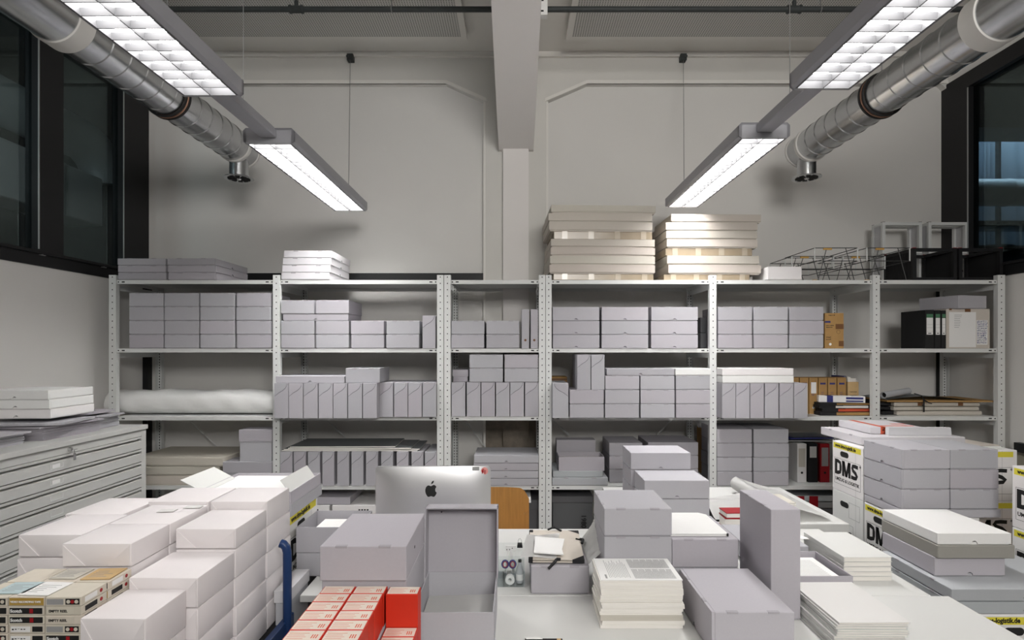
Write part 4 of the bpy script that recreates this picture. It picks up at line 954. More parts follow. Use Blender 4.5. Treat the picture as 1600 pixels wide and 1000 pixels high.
ream_stack(-.97, 2.195, .222, .222, [.101, .101, .101, .101, .101], 'rear right stack')
ream_stack(-1.198, 2.195, .236, .222, [.101, .101, .101, .101, .101], 'rear middle stack')
ream_stack(-.97, 1.952, .210, .240, [.101, .101, .101, .101, .072], 'right stack before the rear right stack')
ream_stack(-.973, 1.726, .214, .222, [.101, .101, .101, .095], 'front right stack with shifted top')
ream_stack(-1.007, 1.535, .182, .188, [.125, .125, .115], 'very front stack')
ream_stack(-1.197, 1.752, .216, .195, [.101, .101, .101, .115, .076], 'big stack behind the tape boxes')
ream_stack(-1.197, 1.952, .216, .235, [.101, .101, .101, .115, .076], 'stack with pale labels')
ream_stack(-1.418, 1.835, .205, .225, [.101, .101, .101, .115, .076], 'left stack beside the plan chest')
ream_stack(-1.44, 2.065, .215, .225, [.101, .101, .101, .115, .076], 'rear left stack beside the plan chest')
ream_stack(-1.205, 1.535, .29, .205, [.145, .145], 'low stack under the tape boxes')
for (x, y, lab) in ((-1.30, 2.10, 'pale square label on the left middle pack'), (-1.23, 2.15, 'second pale label on the middle pack')):
    o = thing('paper_label', lab, 'label', (x, y, 1.1568), .1); MB().box(-.03, -.018, 0, .03, .018, .0008).obj('label', 'folder', o)
# reel tape boxes, three columns by two rows, five layers
LAY = .0252; BW = .0985
def tape_box(k):
    r = thing('tape_box', 'x', 'tape box')
    MB().box(-BW / 2 + .0005, -BW / 2 + .0005, 0, BW / 2 - .0005, BW / 2 - .0005, LAY - .0012, .0008).obj('case', 'tapebox', r)
    b = MB(); y = -BW / 2 - .0002; x2 = BW / 2 - .0004
    if k == 0:
        b.box(-.045, y, .004, .045, y + .0008, .020, mi=0); textmesh(b, 'Scotch', .012, (-.043, y - .0002, .008), FRONT, 1, .0004); b.box(.010, y - .0003, .006, .02, y + .0008, .018, mi=2)
    elif k == 1:
        b.box(-.046, y, .003, .03, y + .0008, .0205, mi=3); textmesh(b, 'EMPTY REEL', .0095, (-.040, y - .0002, .008), FRONT, 0, .0003)
    elif k == 2:
        b.box(-.045, y, .004, .0, y + .0008, .019, mi=4)
        b.box(.006, y, .004, .044, y + .0008, .020, mi=0)
        for q in range(3): b.lathe([(.0052, -.0004), (.0052, .0004)], (.014 + q * .011, y - .0001, .012), 'y', 12, mi=2 if q == 1 else 3)
    elif k == 3:
        textmesh(b, 'VIDEO RECORDING TAPE', .0072, (-.044, y - .0002, .009), FRONT, 1, .0002); b.box(-.047, y + .0001, .002, .047, y + .0008, .022, mi=5)
    else:
        b.box(-.043, y, .004, .01, y + .0008, .019, mi=1)
        for q in range(5): b.box(-.04 + q * .008, y - .0002, .010 + jit(.002), -.035 + q * .008, y + .0006, .013, mi=0)
        b.box(.016, y, .005, .044, y + .0008, .019, mi=0)
    # the same mark on the right hand side of the case
    b.box(x2, -.035, .005, x2 + .0006, .01, .019, mi=(0 if k % 2 else 1)); b.lathe([(.0055, -.0003), (.0055, .0006)], (x2, .026, .012), 'x', 12, mi=2)
    b.obj('printed_spine', ['ink', 'paper', 'redbind', 'tapebox', 'inkgrey', 'bandgold'], r)
    return r
tz = .9535; kinds = [[2, 4, 0], [2, 4, 2], [0, 0, 1], [0, 0, 1], [2, 3, 2]]
for row in range(2):
    for ly in range(5):
        for cidx in range(3):
            k = kinds[ly][cidx] if row == 0 else (ly * 2 + cidx) % 5
            X = -1.242 - (2 - cidx) * .1005 + (0 if row == 0 else .002); Y = 1.594 if row == 0 else 1.6965
            put(('tb', k), lambda: tape_box(k), (X + jit(.0012), Y + jit(.0008), tz + ly * LAY), R(jit(.5)), 'reel tape box, %s layer from below, %s column, %s row of the pile' % (ORD[ly], ('left', 'middle', 'right')[cidx], ('front', 'rear')[row]), 'tape box', 'reel tape boxes')
b0 = tz + 5 * LAY
for (x, y, w_, d_, m, rz, lab) in ((-1.41, 1.60, .085, .075, 'skyblue', 2, 'pale blue card on the left tape boxes'), (-1.33, 1.595, .088, .085, 'paper', -3, 'white printed card on the middle tape box'), (-1.242, 1.70, .085, .082, 'tan', 3, 'tan card cover on the rear right tape box'), (-1.34, 1.70, .08, .075, 'cream', -2, 'cream card with blue writing on the rear middle tape box')):
    o = thing('card_slip', lab, 'card', (x, y, b0), R(rz)); MB().box(-w_ / 2, -d_ / 2, 0, w_ / 2, d_ / 2, .0025).obj('card', m, o)
    b = MB()
    for k in range(5): b.box(-w_ * .35, -d_ * .3 + k * d_ * .13, .0025, -w_ * .35 + w_ * (.3 + .4 * random.random()), -d_ * .3 + k * d_ * .13 + .002, .0028)
    b.obj('writing', 'inkgrey', o)
# carton with an open grey box at the far end of the trolley
def strip(b, x0, x1, y, z0, z1, mi): b.box(x0, y - .0006, z0, x1, y + .001, z1, mi=mi)
def heavy_dms(b, x0, z0, h, w, y, mi):
    """three heavy block letters"""
    s = h * .235; ya, yb = y - .0006, y + .001; u = w / 3.28
    def ribbon(P, wd):
        L, Rr = [], []
        for i, p in enumerate(P):
            a = Vector(P[max(i - 1, 0)]); c = Vector(P[min(i + 1, len(P) - 1)]); d = (c - a).normalized(); n = Vector((-d.y, d.x)) * wd / 2
            L.append(Vector(p) + n); Rr.append(Vector(p) - n)
        for i in range(len(P) - 1): b.prism([tuple(L[i]), tuple(L[i + 1]), tuple(Rr[i + 1]), tuple(Rr[i])], 'y', ya, yb, mi)
    # D
    b.box(x0, ya, z0, x0 + s * 1.1, yb, z0 + h, mi=mi)
    ribbon([(x0 + s, z0 + s / 2), (x0 + u * .45, z0 + s / 2), (x0 + u * .78, z0 + h * .2), (x0 + u - s * .55, z0 + h * .38), (x0 + u - s * .55, z0 + h * .62), (x0 + u * .78, z0 + h * .8), (x0 + u * .45, z0 + h - s / 2), (x0 + s, z0 + h - s / 2)], s)
    # M
    m0 = x0 + u * 1.07; mw = u * 1.2
    b.prism([(m0, z0), (m0 + s, z0), (m0 + s * 1.1, z0 + h), (m0 + .0, z0 + h)], 'y', ya, yb, mi)
    b.prism([(m0 + mw - s, z0), (m0 + mw, z0), (m0 + mw, z0 + h), (m0 + mw - s * 1.1, z0 + h)], 'y', ya, yb, mi)
    b.prism([(m0 + s * .2, z0 + h), (m0 + s * 1.15, z0 + h), (m0 + mw / 2 + s * .45, z0), (m0 + mw / 2 - s * .45, z0)], 'y', ya, yb, mi)
    b.prism([(m0 + mw - s * 1.15, z0 + h), (m0 + mw - s * .2, z0 + h), (m0 + mw / 2 + s * .45, z0), (m0 + mw / 2 - s * .45, z0)], 'y', ya, yb, mi)
    # S
    q = x0 + u * 2.36; sw = u * .92
    ribbon([(q + sw, z0 + h - s * .62), (q + sw * .55, z0 + h - s / 2), (q + sw * .25, z0 + h * .86), (q + s * .55, z0 + h * .72), (q + sw * .28, z0 + h * .58), (q + sw * .65, z0 + h * .45), (q + sw - s * .5, z0 + h * .29), (q + sw * .72, z0 + h * .14), (q + sw * .42, z0 + s / 2), (q, z0 + s * .62)], s)
def carton(W, D, H, face='DMS', right=True):
    r = thing('moving_carton', 'x', 'carton'); y = -D / 2
    MB().box(-W / 2, -D / 2, 0, W / 2, D / 2, H, .003).obj('body', 'whiteb', r)
    MB().box(W * .28 - .0006, y - .0004, .004, W * .28 + .0006, y + .001, H - .004).obj('fold_seam', 'inkgrey', r)
    if face == 'DMS':
        b = MB(); strip(b, -W * .46, W * .44, y, H * .865, H * .97, 0)
        textmesh(b, 'www.dms-logistik.de', .031, (-W * .40, y - .0009, H * .893), FRONT, 1, .0012, .88); b.obj('yellow_label', ['yellow', 'ink'], r)
        b = MB(); heavy_dms(b, -W * .41, H * .33, H * .31, W * .76, y, 0)
        textmesh(b, 'UMZUG & LOGISTIK', .030, (-W * .40, y - .0006, H * .21), FRONT, 0, .0006, .98)
        textmesh(b, '\u00ae', .02, (W * .40, y - .0006, H * .60), FRONT, 0, .0003)
        for (x0, z0, x1, z1) in ((-.43, .14, .43, .145), (-.43, .66, .43, .665), (-.43, .14, -.426, .665), (.426, .14, .43, .665)): b.box(W * x0, y - .0005, H * z0, W * x1, y + .001, H * z1)
        b.obj('printed_logo', 'ink', r)
    else:
        b = MB(); textmesh(b, '50', .085, (-W * .30, y - .0006, H * .10), FRONT, 0, .002, .8)
        for k in range(3): b.box(W * .0, y - .0006, H * (.14 + .05 * k), W * .14, y + .001, H * (.165 + .05 * k))
        for (x0, z0, x1, z1) in ((.06, .55, .40, .553), (.06, .85, .40, .853), (.06, .55, .062, .853), (.40, .55, .402, .853), (-.36, .06, -.357, .40), (-.36, .40, .2, .403), (.197, .06, .2, .40)): b.box(W * x0, y - .0005, H * z0, W * x1, y + .001, H * z1)
        b.obj('printed_mark', 'ink', r)
    b = MB(); zc = H * .77; hw = .046; q = .018
    pts = [(-hw * .2 + (hw - q) * sx + q * math.cos(a) - W * .06, zc + q * math.sin(a)) for sx, a in [(1, -math.pi / 2 + math.pi * i / 8) for i in range(9)] + [(-1, math.pi / 2 + math.pi * i / 8) for i in range(9)]]
    b.prism(pts, 'y', y - .0008, y + .002); b.obj('hand_hole', 'darkhole', r)
    return r
def put_carton(key, W, D, H, loc, rz, lab, face='DMS'):
    return put(('ct', W, D, H, face), lambda: carton(W, D, H - .001, face), loc, rz, lab, 'carton', 'white moving cartons')
put_carton(0, .37, .38, .325, (-1.20, 2.68, TZ - .06), R(90), 'white moving carton under the open grey box beyond the paper packs')
MBX = thing('low_stand', 'dark low stand carrying the carton beyond the paper packs', 'stand', (-1.20, 2.68, 0)); MB().box(-.18, -.2, 0, .18, .2, TZ - .062).obj('body', 'blackmat', MBX)
o = thing('open_box', 'open shallow grey box with white flaps on the carton beyond the paper packs', 'box', (-1.205, 2.68, 1.017))
open_tray(o, .42, .38, .11, 'grey', .004)
MB().box(-.215, -.195, .0, .215, .195, .055, .002).obj('lid_below', 'grey', o)
MB().box(-.205, -.185, .057, .205, .185, .098).obj('white_paper', 'paper', o)
MB().box(-.14, 0, 0, .14, .003, .12, M4=Matrix.Translation((-.19, -.02, .10)) @ Matrix.Rotation(R(-62), 4, 'Y') @ Matrix.Rotation(R(90), 4, 'Z')).obj('flap', 'folder', o)
MB().box(-.16, 0, 0, .16, .003, .075, M4=Matrix.Translation((.195, 0, .095)) @ Matrix.Rotation(R(90), 4, 'Z') @ Matrix.Rotation(R(-35), 4, 'X')).obj('flap', 'folder', o)

# ---------------------------------------------------------------- things on the tables
# two stacked trays behind the trolley post
o = arch_box(.268, .26, .105, 'notch', None, 'grey'); o.location = (-.838, 2.625, TZ + E); tag(o, 'grey notched box under the open paper box, between trolley post and big box', 'box')
o = thing('open_box', 'open grey box full of white paper, on the notched box by the trolley post', 'box', (-.838, 2.625, TZ + .107))
open_tray(o, .27, .26, .112, 'grey'); MB().box(-.085, -.115, .005, .125, .10, .080, .002).obj('paper_fill', 'paper', o)
o = lid_box(.062, .22, .80, .05, 'greyb', 'greyl', False, 'slim_bin'); o.location = (-.930, 2.345, 0); tag(o, 'slim tall grey bin with pale lid behind the blue trolley post', 'bin')
o = thing('paper_stack', 'flat stack of grey papers left of the red boxes on the foreground table', 'papers', (-.695, 1.98, TZ + E))
for k in range(3): MB().box(-.07 + jit(.003), -.12, k * .006, .07 + jit(.003), .12, k * .006 + .005).obj('folder', 'folder', o)
# big closed box
o = arch_box(.266, .345, .275, 'none', None, 'grey', 'carton_box'); o.location = (-.479, 1.775 + .1755, TZ + E); tag(o, 'tall grey carton under the large closed box, behind the red boxes', 'box')
MB().box(.1325, -.10, .16, .1345, -.085, .172).box(.1325, .10, .06, .1345, .115, .074).obj('slot', 'darkhole', o)
o = arch_box(.272, .352, .113, 'tabs', None, 'grey', 'archive_box', .002); o.location = (-.480, 1.766 + .178, TZ + .277); tag(o, 'large closed grey box in front of the computer, behind the red boxes', 'box')
MB().cyl((.1355, -.03, .06), (.1368, -.03, .06), .005, 12).obj('finger_hole', 'darkhole', o)
# open clamshell
o = thing('clamshell_box', 'open grey clamshell box with upright lid and white sheet inside', 'box', (-.2075, 2.03, TZ + E))
open_tray(o, .27, .34, .138, 'grey', .004, 'base')
b = MB(); mt = Matrix.Translation((0, .1735, .135)) @ Matrix.Rotation(R(-4), 4, 'X')
hw, LHh, dp = .139, .262, .118
b.box(-hw, 0, 0, hw, .004, LHh, M4=mt).box(-hw, -dp * .62, LHh - .004, hw, 0, LHh, M4=mt).box(-hw, -dp * .62, .0, -hw + .004, 0, LHh, M4=mt).box(hw - .004, -dp * .62, .0, hw, 0, LHh, M4=mt)
b.obj('lid', 'grey', o)
MB().cyl((-.085, -.002, LHh - .03), (-.085, .001, LHh - .03), .003, 10).obj('pin', 'darkhole', o).matrix_local = mt
MB().grid(lambda u, v: (-.125 + .25 * u, -.16 + .29 * v, .052 + .010 * v + .008 * u * v), 8, 8, .002).obj('white_sheet', 'paper', o, True)
MB().box(-.125, -.16, .005, .125, .12, .048).obj('paper_fill', 'paper', o)
# red film boxes
def red_box(W, D, H):
    r = thing('film_box', 'x', 'box')
    MB().box(-W / 2, -D / 2, 0, W / 2, D / 2, H, .0012).obj('carton', 'red', r)
    b = MB().box(-W / 2 + .003, -D / 2 + .005, H - .0005, W / 2 - .003, D / 2 - .0015, H + .0006)
    for k in range(3): b.box(W * .22 + k * .006, -D * .25, H + .0004, W * .22 + k * .006 + .003, D * .1, H + .0009, mi=1)
    for k in range(4): b.box(-W * .42, -D * .3 + k * D * .17, H + .0004, W * (.0 + .12 * random.random()), -D * .3 + k * D * .17 + .0012, H + .0009, mi=1)
    b.obj('top_label', ['redl', 'orange'], r)
    return r
RB = (.0975, .0545, .10)
o = arch_box(.206, .33, .163, 'none', None, 'grey'); o.location = (-.502, 1.60, TZ + E); tag(o, 'grey box under the two columns of red boxes', 'box')
for cidx in range(2):
    for r in range(6):
        put(('red',), lambda: red_box(*RB), (-.551 + cidx * .0995 + jit(.0008), 1.463 + r * .0555, TZ + .1645), R(jit(.5)), 'red box with cream top label, %s in the %s column counted from the front' % (ORD[r], ('left', 'right')[cidx]), 'box', 'red film boxes')
o = arch_box(.102, .33, .0615, 'none', None, 'grey', 'flat_archive_box'); o.location = (-.345, 1.60, TZ + E); tag(o, 'thin flat grey box under the third column of red boxes', 'box')
put(('red',), None, (-.346, 1.736, TZ + .1645), 0, 'red box with its plain side showing, highest at the right of the red boxes', 'box', 'red film boxes')
for r in range(4):
    put(('red',), None, (-.346, 1.5695 + r * .0555, TZ + .0635), 0, 'red box of the lower right column, %s from the front' % ORD[r], 'box', 'red film boxes') if r != 3 else put(('red',), None, (-.346, 1.736, TZ + .0635), 0, 'red box directly under the plain sided red box', 'box', 'red film boxes')
# computer seen from behind
iw, ih = .530, .452
o = thing('desktop_computer', 'silver all in one computer seen from behind on the table', 'computer', (-.381, 2.60, TZ), R(2.0))
b = MB(); z0 = .017
rr = .016; pts = []
for (cx_, cz_, a0) in ((iw / 2 - rr, z0 + ih - rr, 0), (-iw / 2 + rr, z0 + ih - rr, 90), (-iw / 2 + rr * .5, z0 + rr * .5, 180), (iw / 2 - rr * .5, z0 + rr * .5, 270)):
    for i in range(7): a = R(a0 + 15 * i); q = rr if a0 < 180 else rr * .5; pts.append((cx_ + q * math.cos(a), cz_ + q * math.sin(a)))
b.prism(pts, 'y', 0.0, .010)
def bulge(u, v):
    x = (u - .5) * (iw - .004); z = z0 + .002 + v * (ih - .004); e = (1 - (2 * u - 1) ** 4) * (1 - (2 * v - 1) ** 4)
    return (x, -.0005 - .038 * e * (.5 + .5 * (1 - v)), z)
# rounded outline: pull the grid corners in
def bulge2(u, v):
    x, y, z = bulge(u, v); hx, hz = (iw - .004) / 2, (ih - .004) / 2; dx, dz = x, z - (z0 + ih / 2); ax, az = abs(dx) - (hx - rr), abs(dz) - (hz - rr)
    if ax > 0 and az > 0:
        l = math.hypot(ax, az)
        if l > rr: k = rr / l; x = math.copysign(hx - rr + ax * k, dx); z = z0 + ih / 2 + math.copysign(hz - rr + az * k, dz)
    return (x, y, z)
b.grid(bulge2, 60, 50); b.obj('housing', 'alu', o, True)
MB().box(-iw / 2 + .004, .0101, z0 + .10, iw / 2 - .004, .011, z0 + ih - .004).obj('screen', 'black', o)
b = MB().box(-.10, -.09, 0, .10, .09, .006, .002).prism([(-.02, .006), (-.07, .006), (-.035, .21), (-.025, .21)], 'x', -.095, .095); b.obj('stand', 'alu', o)
# fruit shaped emblem
L_ = [(0.0, .86), (.14, .93), (.30, .93), (.44, .83)]
out = [(0, .80), (.10, .86), (.24, .92), (.38, .86), (.47, .74), (.40, .64), (.365, .50), (.39, .36), (.50, .24), (.45, .10), (.36, -.04), (.26, -.115), (.16, -.10), (.06, -.06), (-.04, -.06), (-.14, -.10), (-.24, -.115), (-.34, -.03), (-.44, .14), (-.50, .34), (-.50, .54), (-.44, .72), (-.33, .84), (-.20, .88), (-.08, .83)]
def emb(P, s, ox, oz, mb):
    t_ = bmesh.new(); vs = [(ox + p[0] * s, oz + p[1] * s) for p in P]
    A = [t_.verts.new((x, bulge2((x + iw / 2) / iw, (z - z0) / ih)[1] - .0012, z)) for x, z in vs]; Bv = [t_.verts.new((v.co.x, v.co.y + .001, v.co.z)) for v in A]
    cv = t_.verts.new((ox, bulge2((ox + iw / 2) / iw, (oz + .35 * s - z0) / ih)[1] - .0013, oz + .36 * s)); n_ = len(A)
    for i in range(n_): t_.faces.new((A[i], A[(i + 1) % n_], cv)); t_.faces.new((A[i], Bv[i], Bv[(i + 1) % n_], A[(i + 1) % n_]))
    bmesh.ops.recalc_face_normals(t_, faces=t_.faces[:]); mb._merge(t_, 0)
b = MB(); es = .052; ez = z0 + ih - .130; eo = -.008; emb(out, es, eo, ez, b)
leaf = [(.0, .98), (.03, 1.12), (.12, 1.24), (.24, 1.29), (.23, 1.15), (.14, 1.03)]
yv = bulge2(.5, (ez + es - z0) / ih)[1]
b.prism([(eo + x * es, ez + z * es) for x, z in leaf], 'y', yv - .0016, yv + .0005); b.obj('emblem', 'ink', o)
def on_back(x, z): return bulge2((x + iw / 2) / iw, (z - z0) / ih)[1]
zs = z0 + ih - .024
b = MB().cyl((.236, on_back(.236, zs) - .0012, zs), (.236, on_back(.236, zs) + .006, zs), .0165, 24); b.obj('red_sticker', mat('red_sticker', (.70, .30, .28), .6), o)
b = MB()
for k in range(5): b.box(.226 + .004 * k + jit(.003), on_back(.236, zs) - .0020, zs - .010 + jit(.004), .228 + .004 * k, on_back(.236, zs) - .0010, zs + .008 + jit(.004))
b.obj('sticker_print', 'redbind', o)
b = MB().box(.180, on_back(.195, zs) - .0011, zs + .003, .212, on_back(.195, zs) + .004, zs + .0195)
b.obj('barcode_sticker', 'inkgrey', o)
# chair
o = thing('chair', 'chair with an orange brown plywood back at the computer table', 'chair', (-.125, 3.46, 0))
def cb(u, v):
    x = (u - .5) * .42; z = .50 + .355 * v; c_ = max(0, abs(u - .5) * 2 - .72) / .28; zz_ = .50 + .355 * v * (1 - .18 * c_ * c_ if v > .5 else 1) - (.0 if v > .5 else -.05 * c_ * c_)
    return (x, .20 + .03 * v - .05 * (1 - (2 * u - 1) ** 2) * -1 - .05, zz_)
MB().grid(cb, 24, 12, .011).obj('backrest', 'wood', o, True)
MB().grid(lambda u, v: ((u - .5) * .42, -.22 + .42 * v, .455 - .012 * math.sin(math.pi * u) - .02 * max(0, .15 - v) ), 12, 12, .011).obj('seat', 'wood', o, True)
for sx in (-1, 1):
    MB().tube([(sx * .19, -.20, 0), (sx * .17, -.18, .44)], .011, 10).obj('leg', 'chrome', o, True)
    MB().tube([(sx * .19, .24, 0), (sx * .17, .19, .44), (sx * .15, .222, .55)], .011, 10).obj('leg', 'chrome', o, True)
o = thing('white_book', 'white folder lying under the lower shelf behind the chair back', 'folder', (.02, 4.62, S5 + .42)); MB().box(-.10, -.16, 0, .10, .16, .035, .002).obj('cover', 'paper', o)
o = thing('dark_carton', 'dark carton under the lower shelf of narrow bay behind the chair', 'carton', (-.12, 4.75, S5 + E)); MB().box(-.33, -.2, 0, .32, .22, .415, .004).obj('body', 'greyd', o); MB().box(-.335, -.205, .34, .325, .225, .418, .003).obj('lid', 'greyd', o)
# clear caddy with tools
o = thing('clear_caddy', 'clear plastic caddy with tools beside the open clamshell box', 'caddy', (-.02, 2.47, TZ + E))
b = MB(); open_tray(o, .115, .17, .13, 'clear', .003, 'shell'); MB().box(-.054, -.002, .003, .054, .001, .085).obj('divider', 'clear', o)
o = thing('glue_bottle', 'small clear bottle with black cap standing in the clear caddy', 'bottle', (.017, 2.425, TZ + .005))
MB().lathe([(.015, 0), (.016, .004), (.016, .048), (.008, .075), (.007, .088)], (0, 0, 0), 'z', 18).obj('bottle', 'greyb', o, True); MB().cyl((0, 0, .087), (0, 0, .098), .0075, 14).obj('cap', 'ink', o); MB().lathe([(.0163, .012), (.0163, .038)], (0, 0, 0), 'z', 18, cap=False).obj('label', 'paper', o)
o = thing('scissors', 'dark blue and red handled scissors standing in the clear caddy', 'scissors', (-.03, 2.43, TZ + .006))
for s in (-1, 1):
    MB().tube([(s * .016 + .013 * math.cos(a), 0, .075 + .016 * math.sin(a)) for a in [i * math.pi / 8 for i in range(16)]], .004, 8, closed=True).obj('handle', 'inkblue', o, True)
    MB().tube([(s * .016 + .009 * math.cos(a), -.003, .075 + .012 * math.sin(a)) for a in [i * math.pi / 8 for i in range(16)]], .002, 6, closed=True).obj('grip_lining', 'redbind', o)
MB().prism([(-.006, 0), (.006, 0), (.012, .062), (-.012, .062)], 'y', -.002, .002).obj('blades', 'chrome', o)
o = thing('ruler', 'white folding rule standing in the rear of the clear caddy', 'ruler', (-.03, 2.515, TZ + .006))
MB().box(-.022, 0, 0, -.012, .004, .12, M4=Matrix.Rotation(R(8), 4, 'Y')).box(.014, 0, 0, .026, .004, .12, M4=Matrix.Rotation(R(-6), 4, 'Y') ).box(-.015, -.001, .10, .03, .005, .125).obj('segments', 'whiteb', o)
MB().box(-.012, -.002, .106, -.008, .0055, .110).box(.0, -.002, .106, .004, .0055, .110).box(.012, -.002, .112, .016, .0055, .116).obj('rivet', 'darkhole', o)
o = thing('binder_clip', 'black binder clip on the rear rim of the clear caddy', 'clip', (.018, 2.54, TZ + .115))
MB().prism([(-.012, 0), (.012, 0), (.010, .016), (-.010, .016)], 'y', -.008, .016).obj('body', 'blackmat', o)
MB().tube([(-.006, 0, .014), (-.008, -.004, .03), (-.004, -.006, .04), (.004, -.006, .04), (.008, -.004, .03), (.006, 0, .014)], .0009, 6).obj('handle', 'chrome', o)
o = thing('spool', 'white roll of tape in the front of the clear caddy', 'tape roll', (-.025, 2.402, TZ + .006)); MB().lathe([(.02, -.009), (.02, .009), (.008, .009), (.008, -.009), (.02, -.009)], (0, 0, .021), 'y', 20, cap=False).obj('roll', 'paper', o, True)
# portfolio box
o = arch_box(.238, .37, .116, 'tabs', None, 'grey', 'archive_box', .002); o.location = (.182, 2.312 + .187, TZ + E); tag(o, 'grey box under the tied beige portfolio, beside the clear caddy', 'box')
o = thing('portfolio', 'open beige portfolio with black corners and ribbons on a grey box', 'portfolio', (.175, 2.50, TZ + .124)); o.rotation_euler = (R(2.0), 0, R(-2))
MB().box(-.115, -.165, .004, .115, .175, .010, .001).box(-.115, -.165, .015, .115, .175, .0185, .001).obj('board', 'beige', o)
MB().box(-.105, -.155, .010, .11, .165, .015).obj('papers', 'paper', o)
for (sx, sy) in ((1, -1), (1, 1)):
    x, y = sx * .1152, (.005 + sy * .1702); MB().prism([(x, y), (x - sx * .05, y), (x, y - sy * .045)], 'z', .0038, .0190).obj('corner', 'blackmat', o)
for sy in (-1, 1): MB().box(-.117, .005 + sy * .155 - .016, .002, -.098, .005 + sy * .155 + .016, .020, .002).obj('corner', 'blackmat', o)
MB().tube([(.0, -.165, .019), (-.01, -.185, .014), (-.035, -.20, -.006)], .006, 6).tube([(.0, -.165, .020), (.015, -.17, .022)], .006, 6).obj('ribbon', 'blackmat', o)
MB().tube([(-.03, .175, .02), (.0, .18, .032), (.035, .16, .02)], .005, 6).obj('ribbon', 'blackmat', o)
MB().tube([(.115, .06, .02), (.125, .03, .03), (.118, .0, .024)], .006, 6).tube([(.118, .05, .02), (.095, .06, .022)], .004, 6).obj('ribbon', 'blackmat', o)
o = thing('tissue_paper', 'white tissue sheet draped left over the portfolio and the box edge', 'paper', (.13, 2.47, TZ + .142)); o.rotation_euler = (R(2.0), 0, R(-3))
MB().grid(lambda u, v: (-.085 + .15 * u - .02 * (1 - v), -.13 + .27 * v, .002 + .004 * math.sin(5 * u + 3 * v) + .004 * u), 10, 10, .0006).obj('sheet', 'paper', o, True)
MB().prism([(-.05, -.10), (.075, -.115), (.07, -.06), (.085, .06), (-.045, .08)], 'z', .010, .0145).obj('top_sheet', 'paper', o)
o = thing('tissue_fold', 'crumpled tissue sheet sticking up at the right of the portfolio', 'paper', (.305, 2.46, TZ + .10))
MB().grid(lambda u, v: (-.010 + .055 * u + .010 * abs(((v * 5) % 1) - .5), -.12 + .30 * v, .012 + u * (.05 + .085 * max(0, 1 - abs(v - .62) * 2.2)) + .004 * abs(((v * 7 + u * 2) % 1) - .5)), 6, 22, .0008).obj('sheet', 'paper', o, True)
# printed paper stack
o = thing('paper_stack', 'thick stack of printed white sheets in the middle of the foreground table', 'papers', (.4555, 2.138, TZ + E))
z = 0; b = MB()
for k in range(22):
    h = random.choice((.005, .007, .009, .011)); 
    if z + h > .172: h = .172 - z
    if h <= .001: break
    sx = .004 * math.sin(k * .9) + jit(.003); b.box(-.149 + sx, -.105 + jit(.003), z, .1485 + sx, .104 + jit(.003), z + h - .0004, mi=0 if k not in (3, 4) else 1); z += h
b.obj('sheets', ['paperedge', 'cream'], o)
b = MB().box(-.1475, -.104, .1721, .1475, .105, .1745)
o2 = b.obj('top_sheet', 'paper', o)
b = MB()
for k in range(13): b.box(-.112 + k * .0062, -.085 + (k % 3) * .004, .1746, -.1105 + k * .0062, .085 - (k * 7 % 5) * .01, .1749)
b.box(-.128, -.09, .1746, -.121, -.055, .1749)
for cc in range(2):
    for k in range(52): b.box(-.02 + k * .0029, -.092 + cc * .098, .1746, -.0187 + k * .0029, -.004 + cc * .098 - (.02 if k % 9 == 8 else 0), .1749)
b.obj('printed_text', 'inkgrey', o2)
# grey box stacks right of it
for r, (H) in enumerate((.145, .112, .112)):
    z = TZ + E + (0, .146, .259)[r]
    o = arch_box(.270 if r else .262, .30, H, 'tabs', 'left' if r == 2 else None, 'grey', 'archive_box', .002); o.location = (.488, 2.247 + .152, z); tag(o, 'grey box, %s of the stack of three behind the printed sheets' % rowname(r, 3), 'box', 'stack of three behind the printed sheets')
for r in range(2):
    o = arch_box(.268, .32, .118, 'tabs', None, 'grey', 'archive_box', .002); o.location = (.768 + (.003 if r == 0 else 0), 2.282 + .162, TZ + E + r * .119); tag(o, 'grey box, %s of two under the white folder beside the stack of three' % ('lower', 'upper')[r], 'box', 'pair of boxes under the white folder')
o = thing('white_folder', 'large white folder lying on the pair of grey boxes', 'folder', (.755, 2.465, TZ + .2395)); b = MB()
b.prism([(-.125, -.15), (.115, -.15), (.115, .12), (.09, .15), (-.125, .15)], 'z', 0, .002).prism([(-.125, -.15), (.118, -.15), (.118, .12), (.09, .15), (-.125, .15)], 'z', .008, .010).obj('cover', 'paper', o)
MB().box(-.12, -.145, .002, .11, .14, .008).obj('papers', 'paper', o)
MB().box(-.127, -.152, .0, -.122, -.146, .011).box(.112, -.152, .0, .119, -.146, .011).obj('corner', 'darkhole', o)
for r, (x, y, n, lab) in enumerate(((.950, 3.462, 2, 'desk stack of two'), (.929, 3.752, 3, 'rear desk stack of three'))):
    for k in range(n):
        put(('dsk',), lambda: arch_box(.382, .285, .1085, 'notch', 'lefttabs', 'grey', 'archive_box', .002), (x, y, .7655 + k * .1092), 0, 'wide grey notched box, %s in the %s' % (('lower', 'upper')[k] if n == 2 else rowname(k, n), lab), 'box', 'notched boxes on the desk')
# foreground flat box, upright box
o = arch_box(.272, .37, .142, 'tabs', 'leftnotch', 'grey', 'archive_box', .0022); o.location = (.782, 1.853 + .187, TZ + E); tag(o, 'long grey closed box in front, beside the printed sheets', 'box')
b = MB()
for k in range(7): b.box(.035 + k * .011, -.1856, .040 + jit(.001), .042 + k * .011, -.1848, .045)
b.obj('pencil_note', 'inkgrey', o)
o = arch_box(.110, .292, .412, 'none', 'lefttabs', 'grey', 'upright_box', .002); o.location = (1.003, 2.092 + .147, TZ + E); tag(o, 'tall narrow grey box standing upright on the foreground table', 'box')
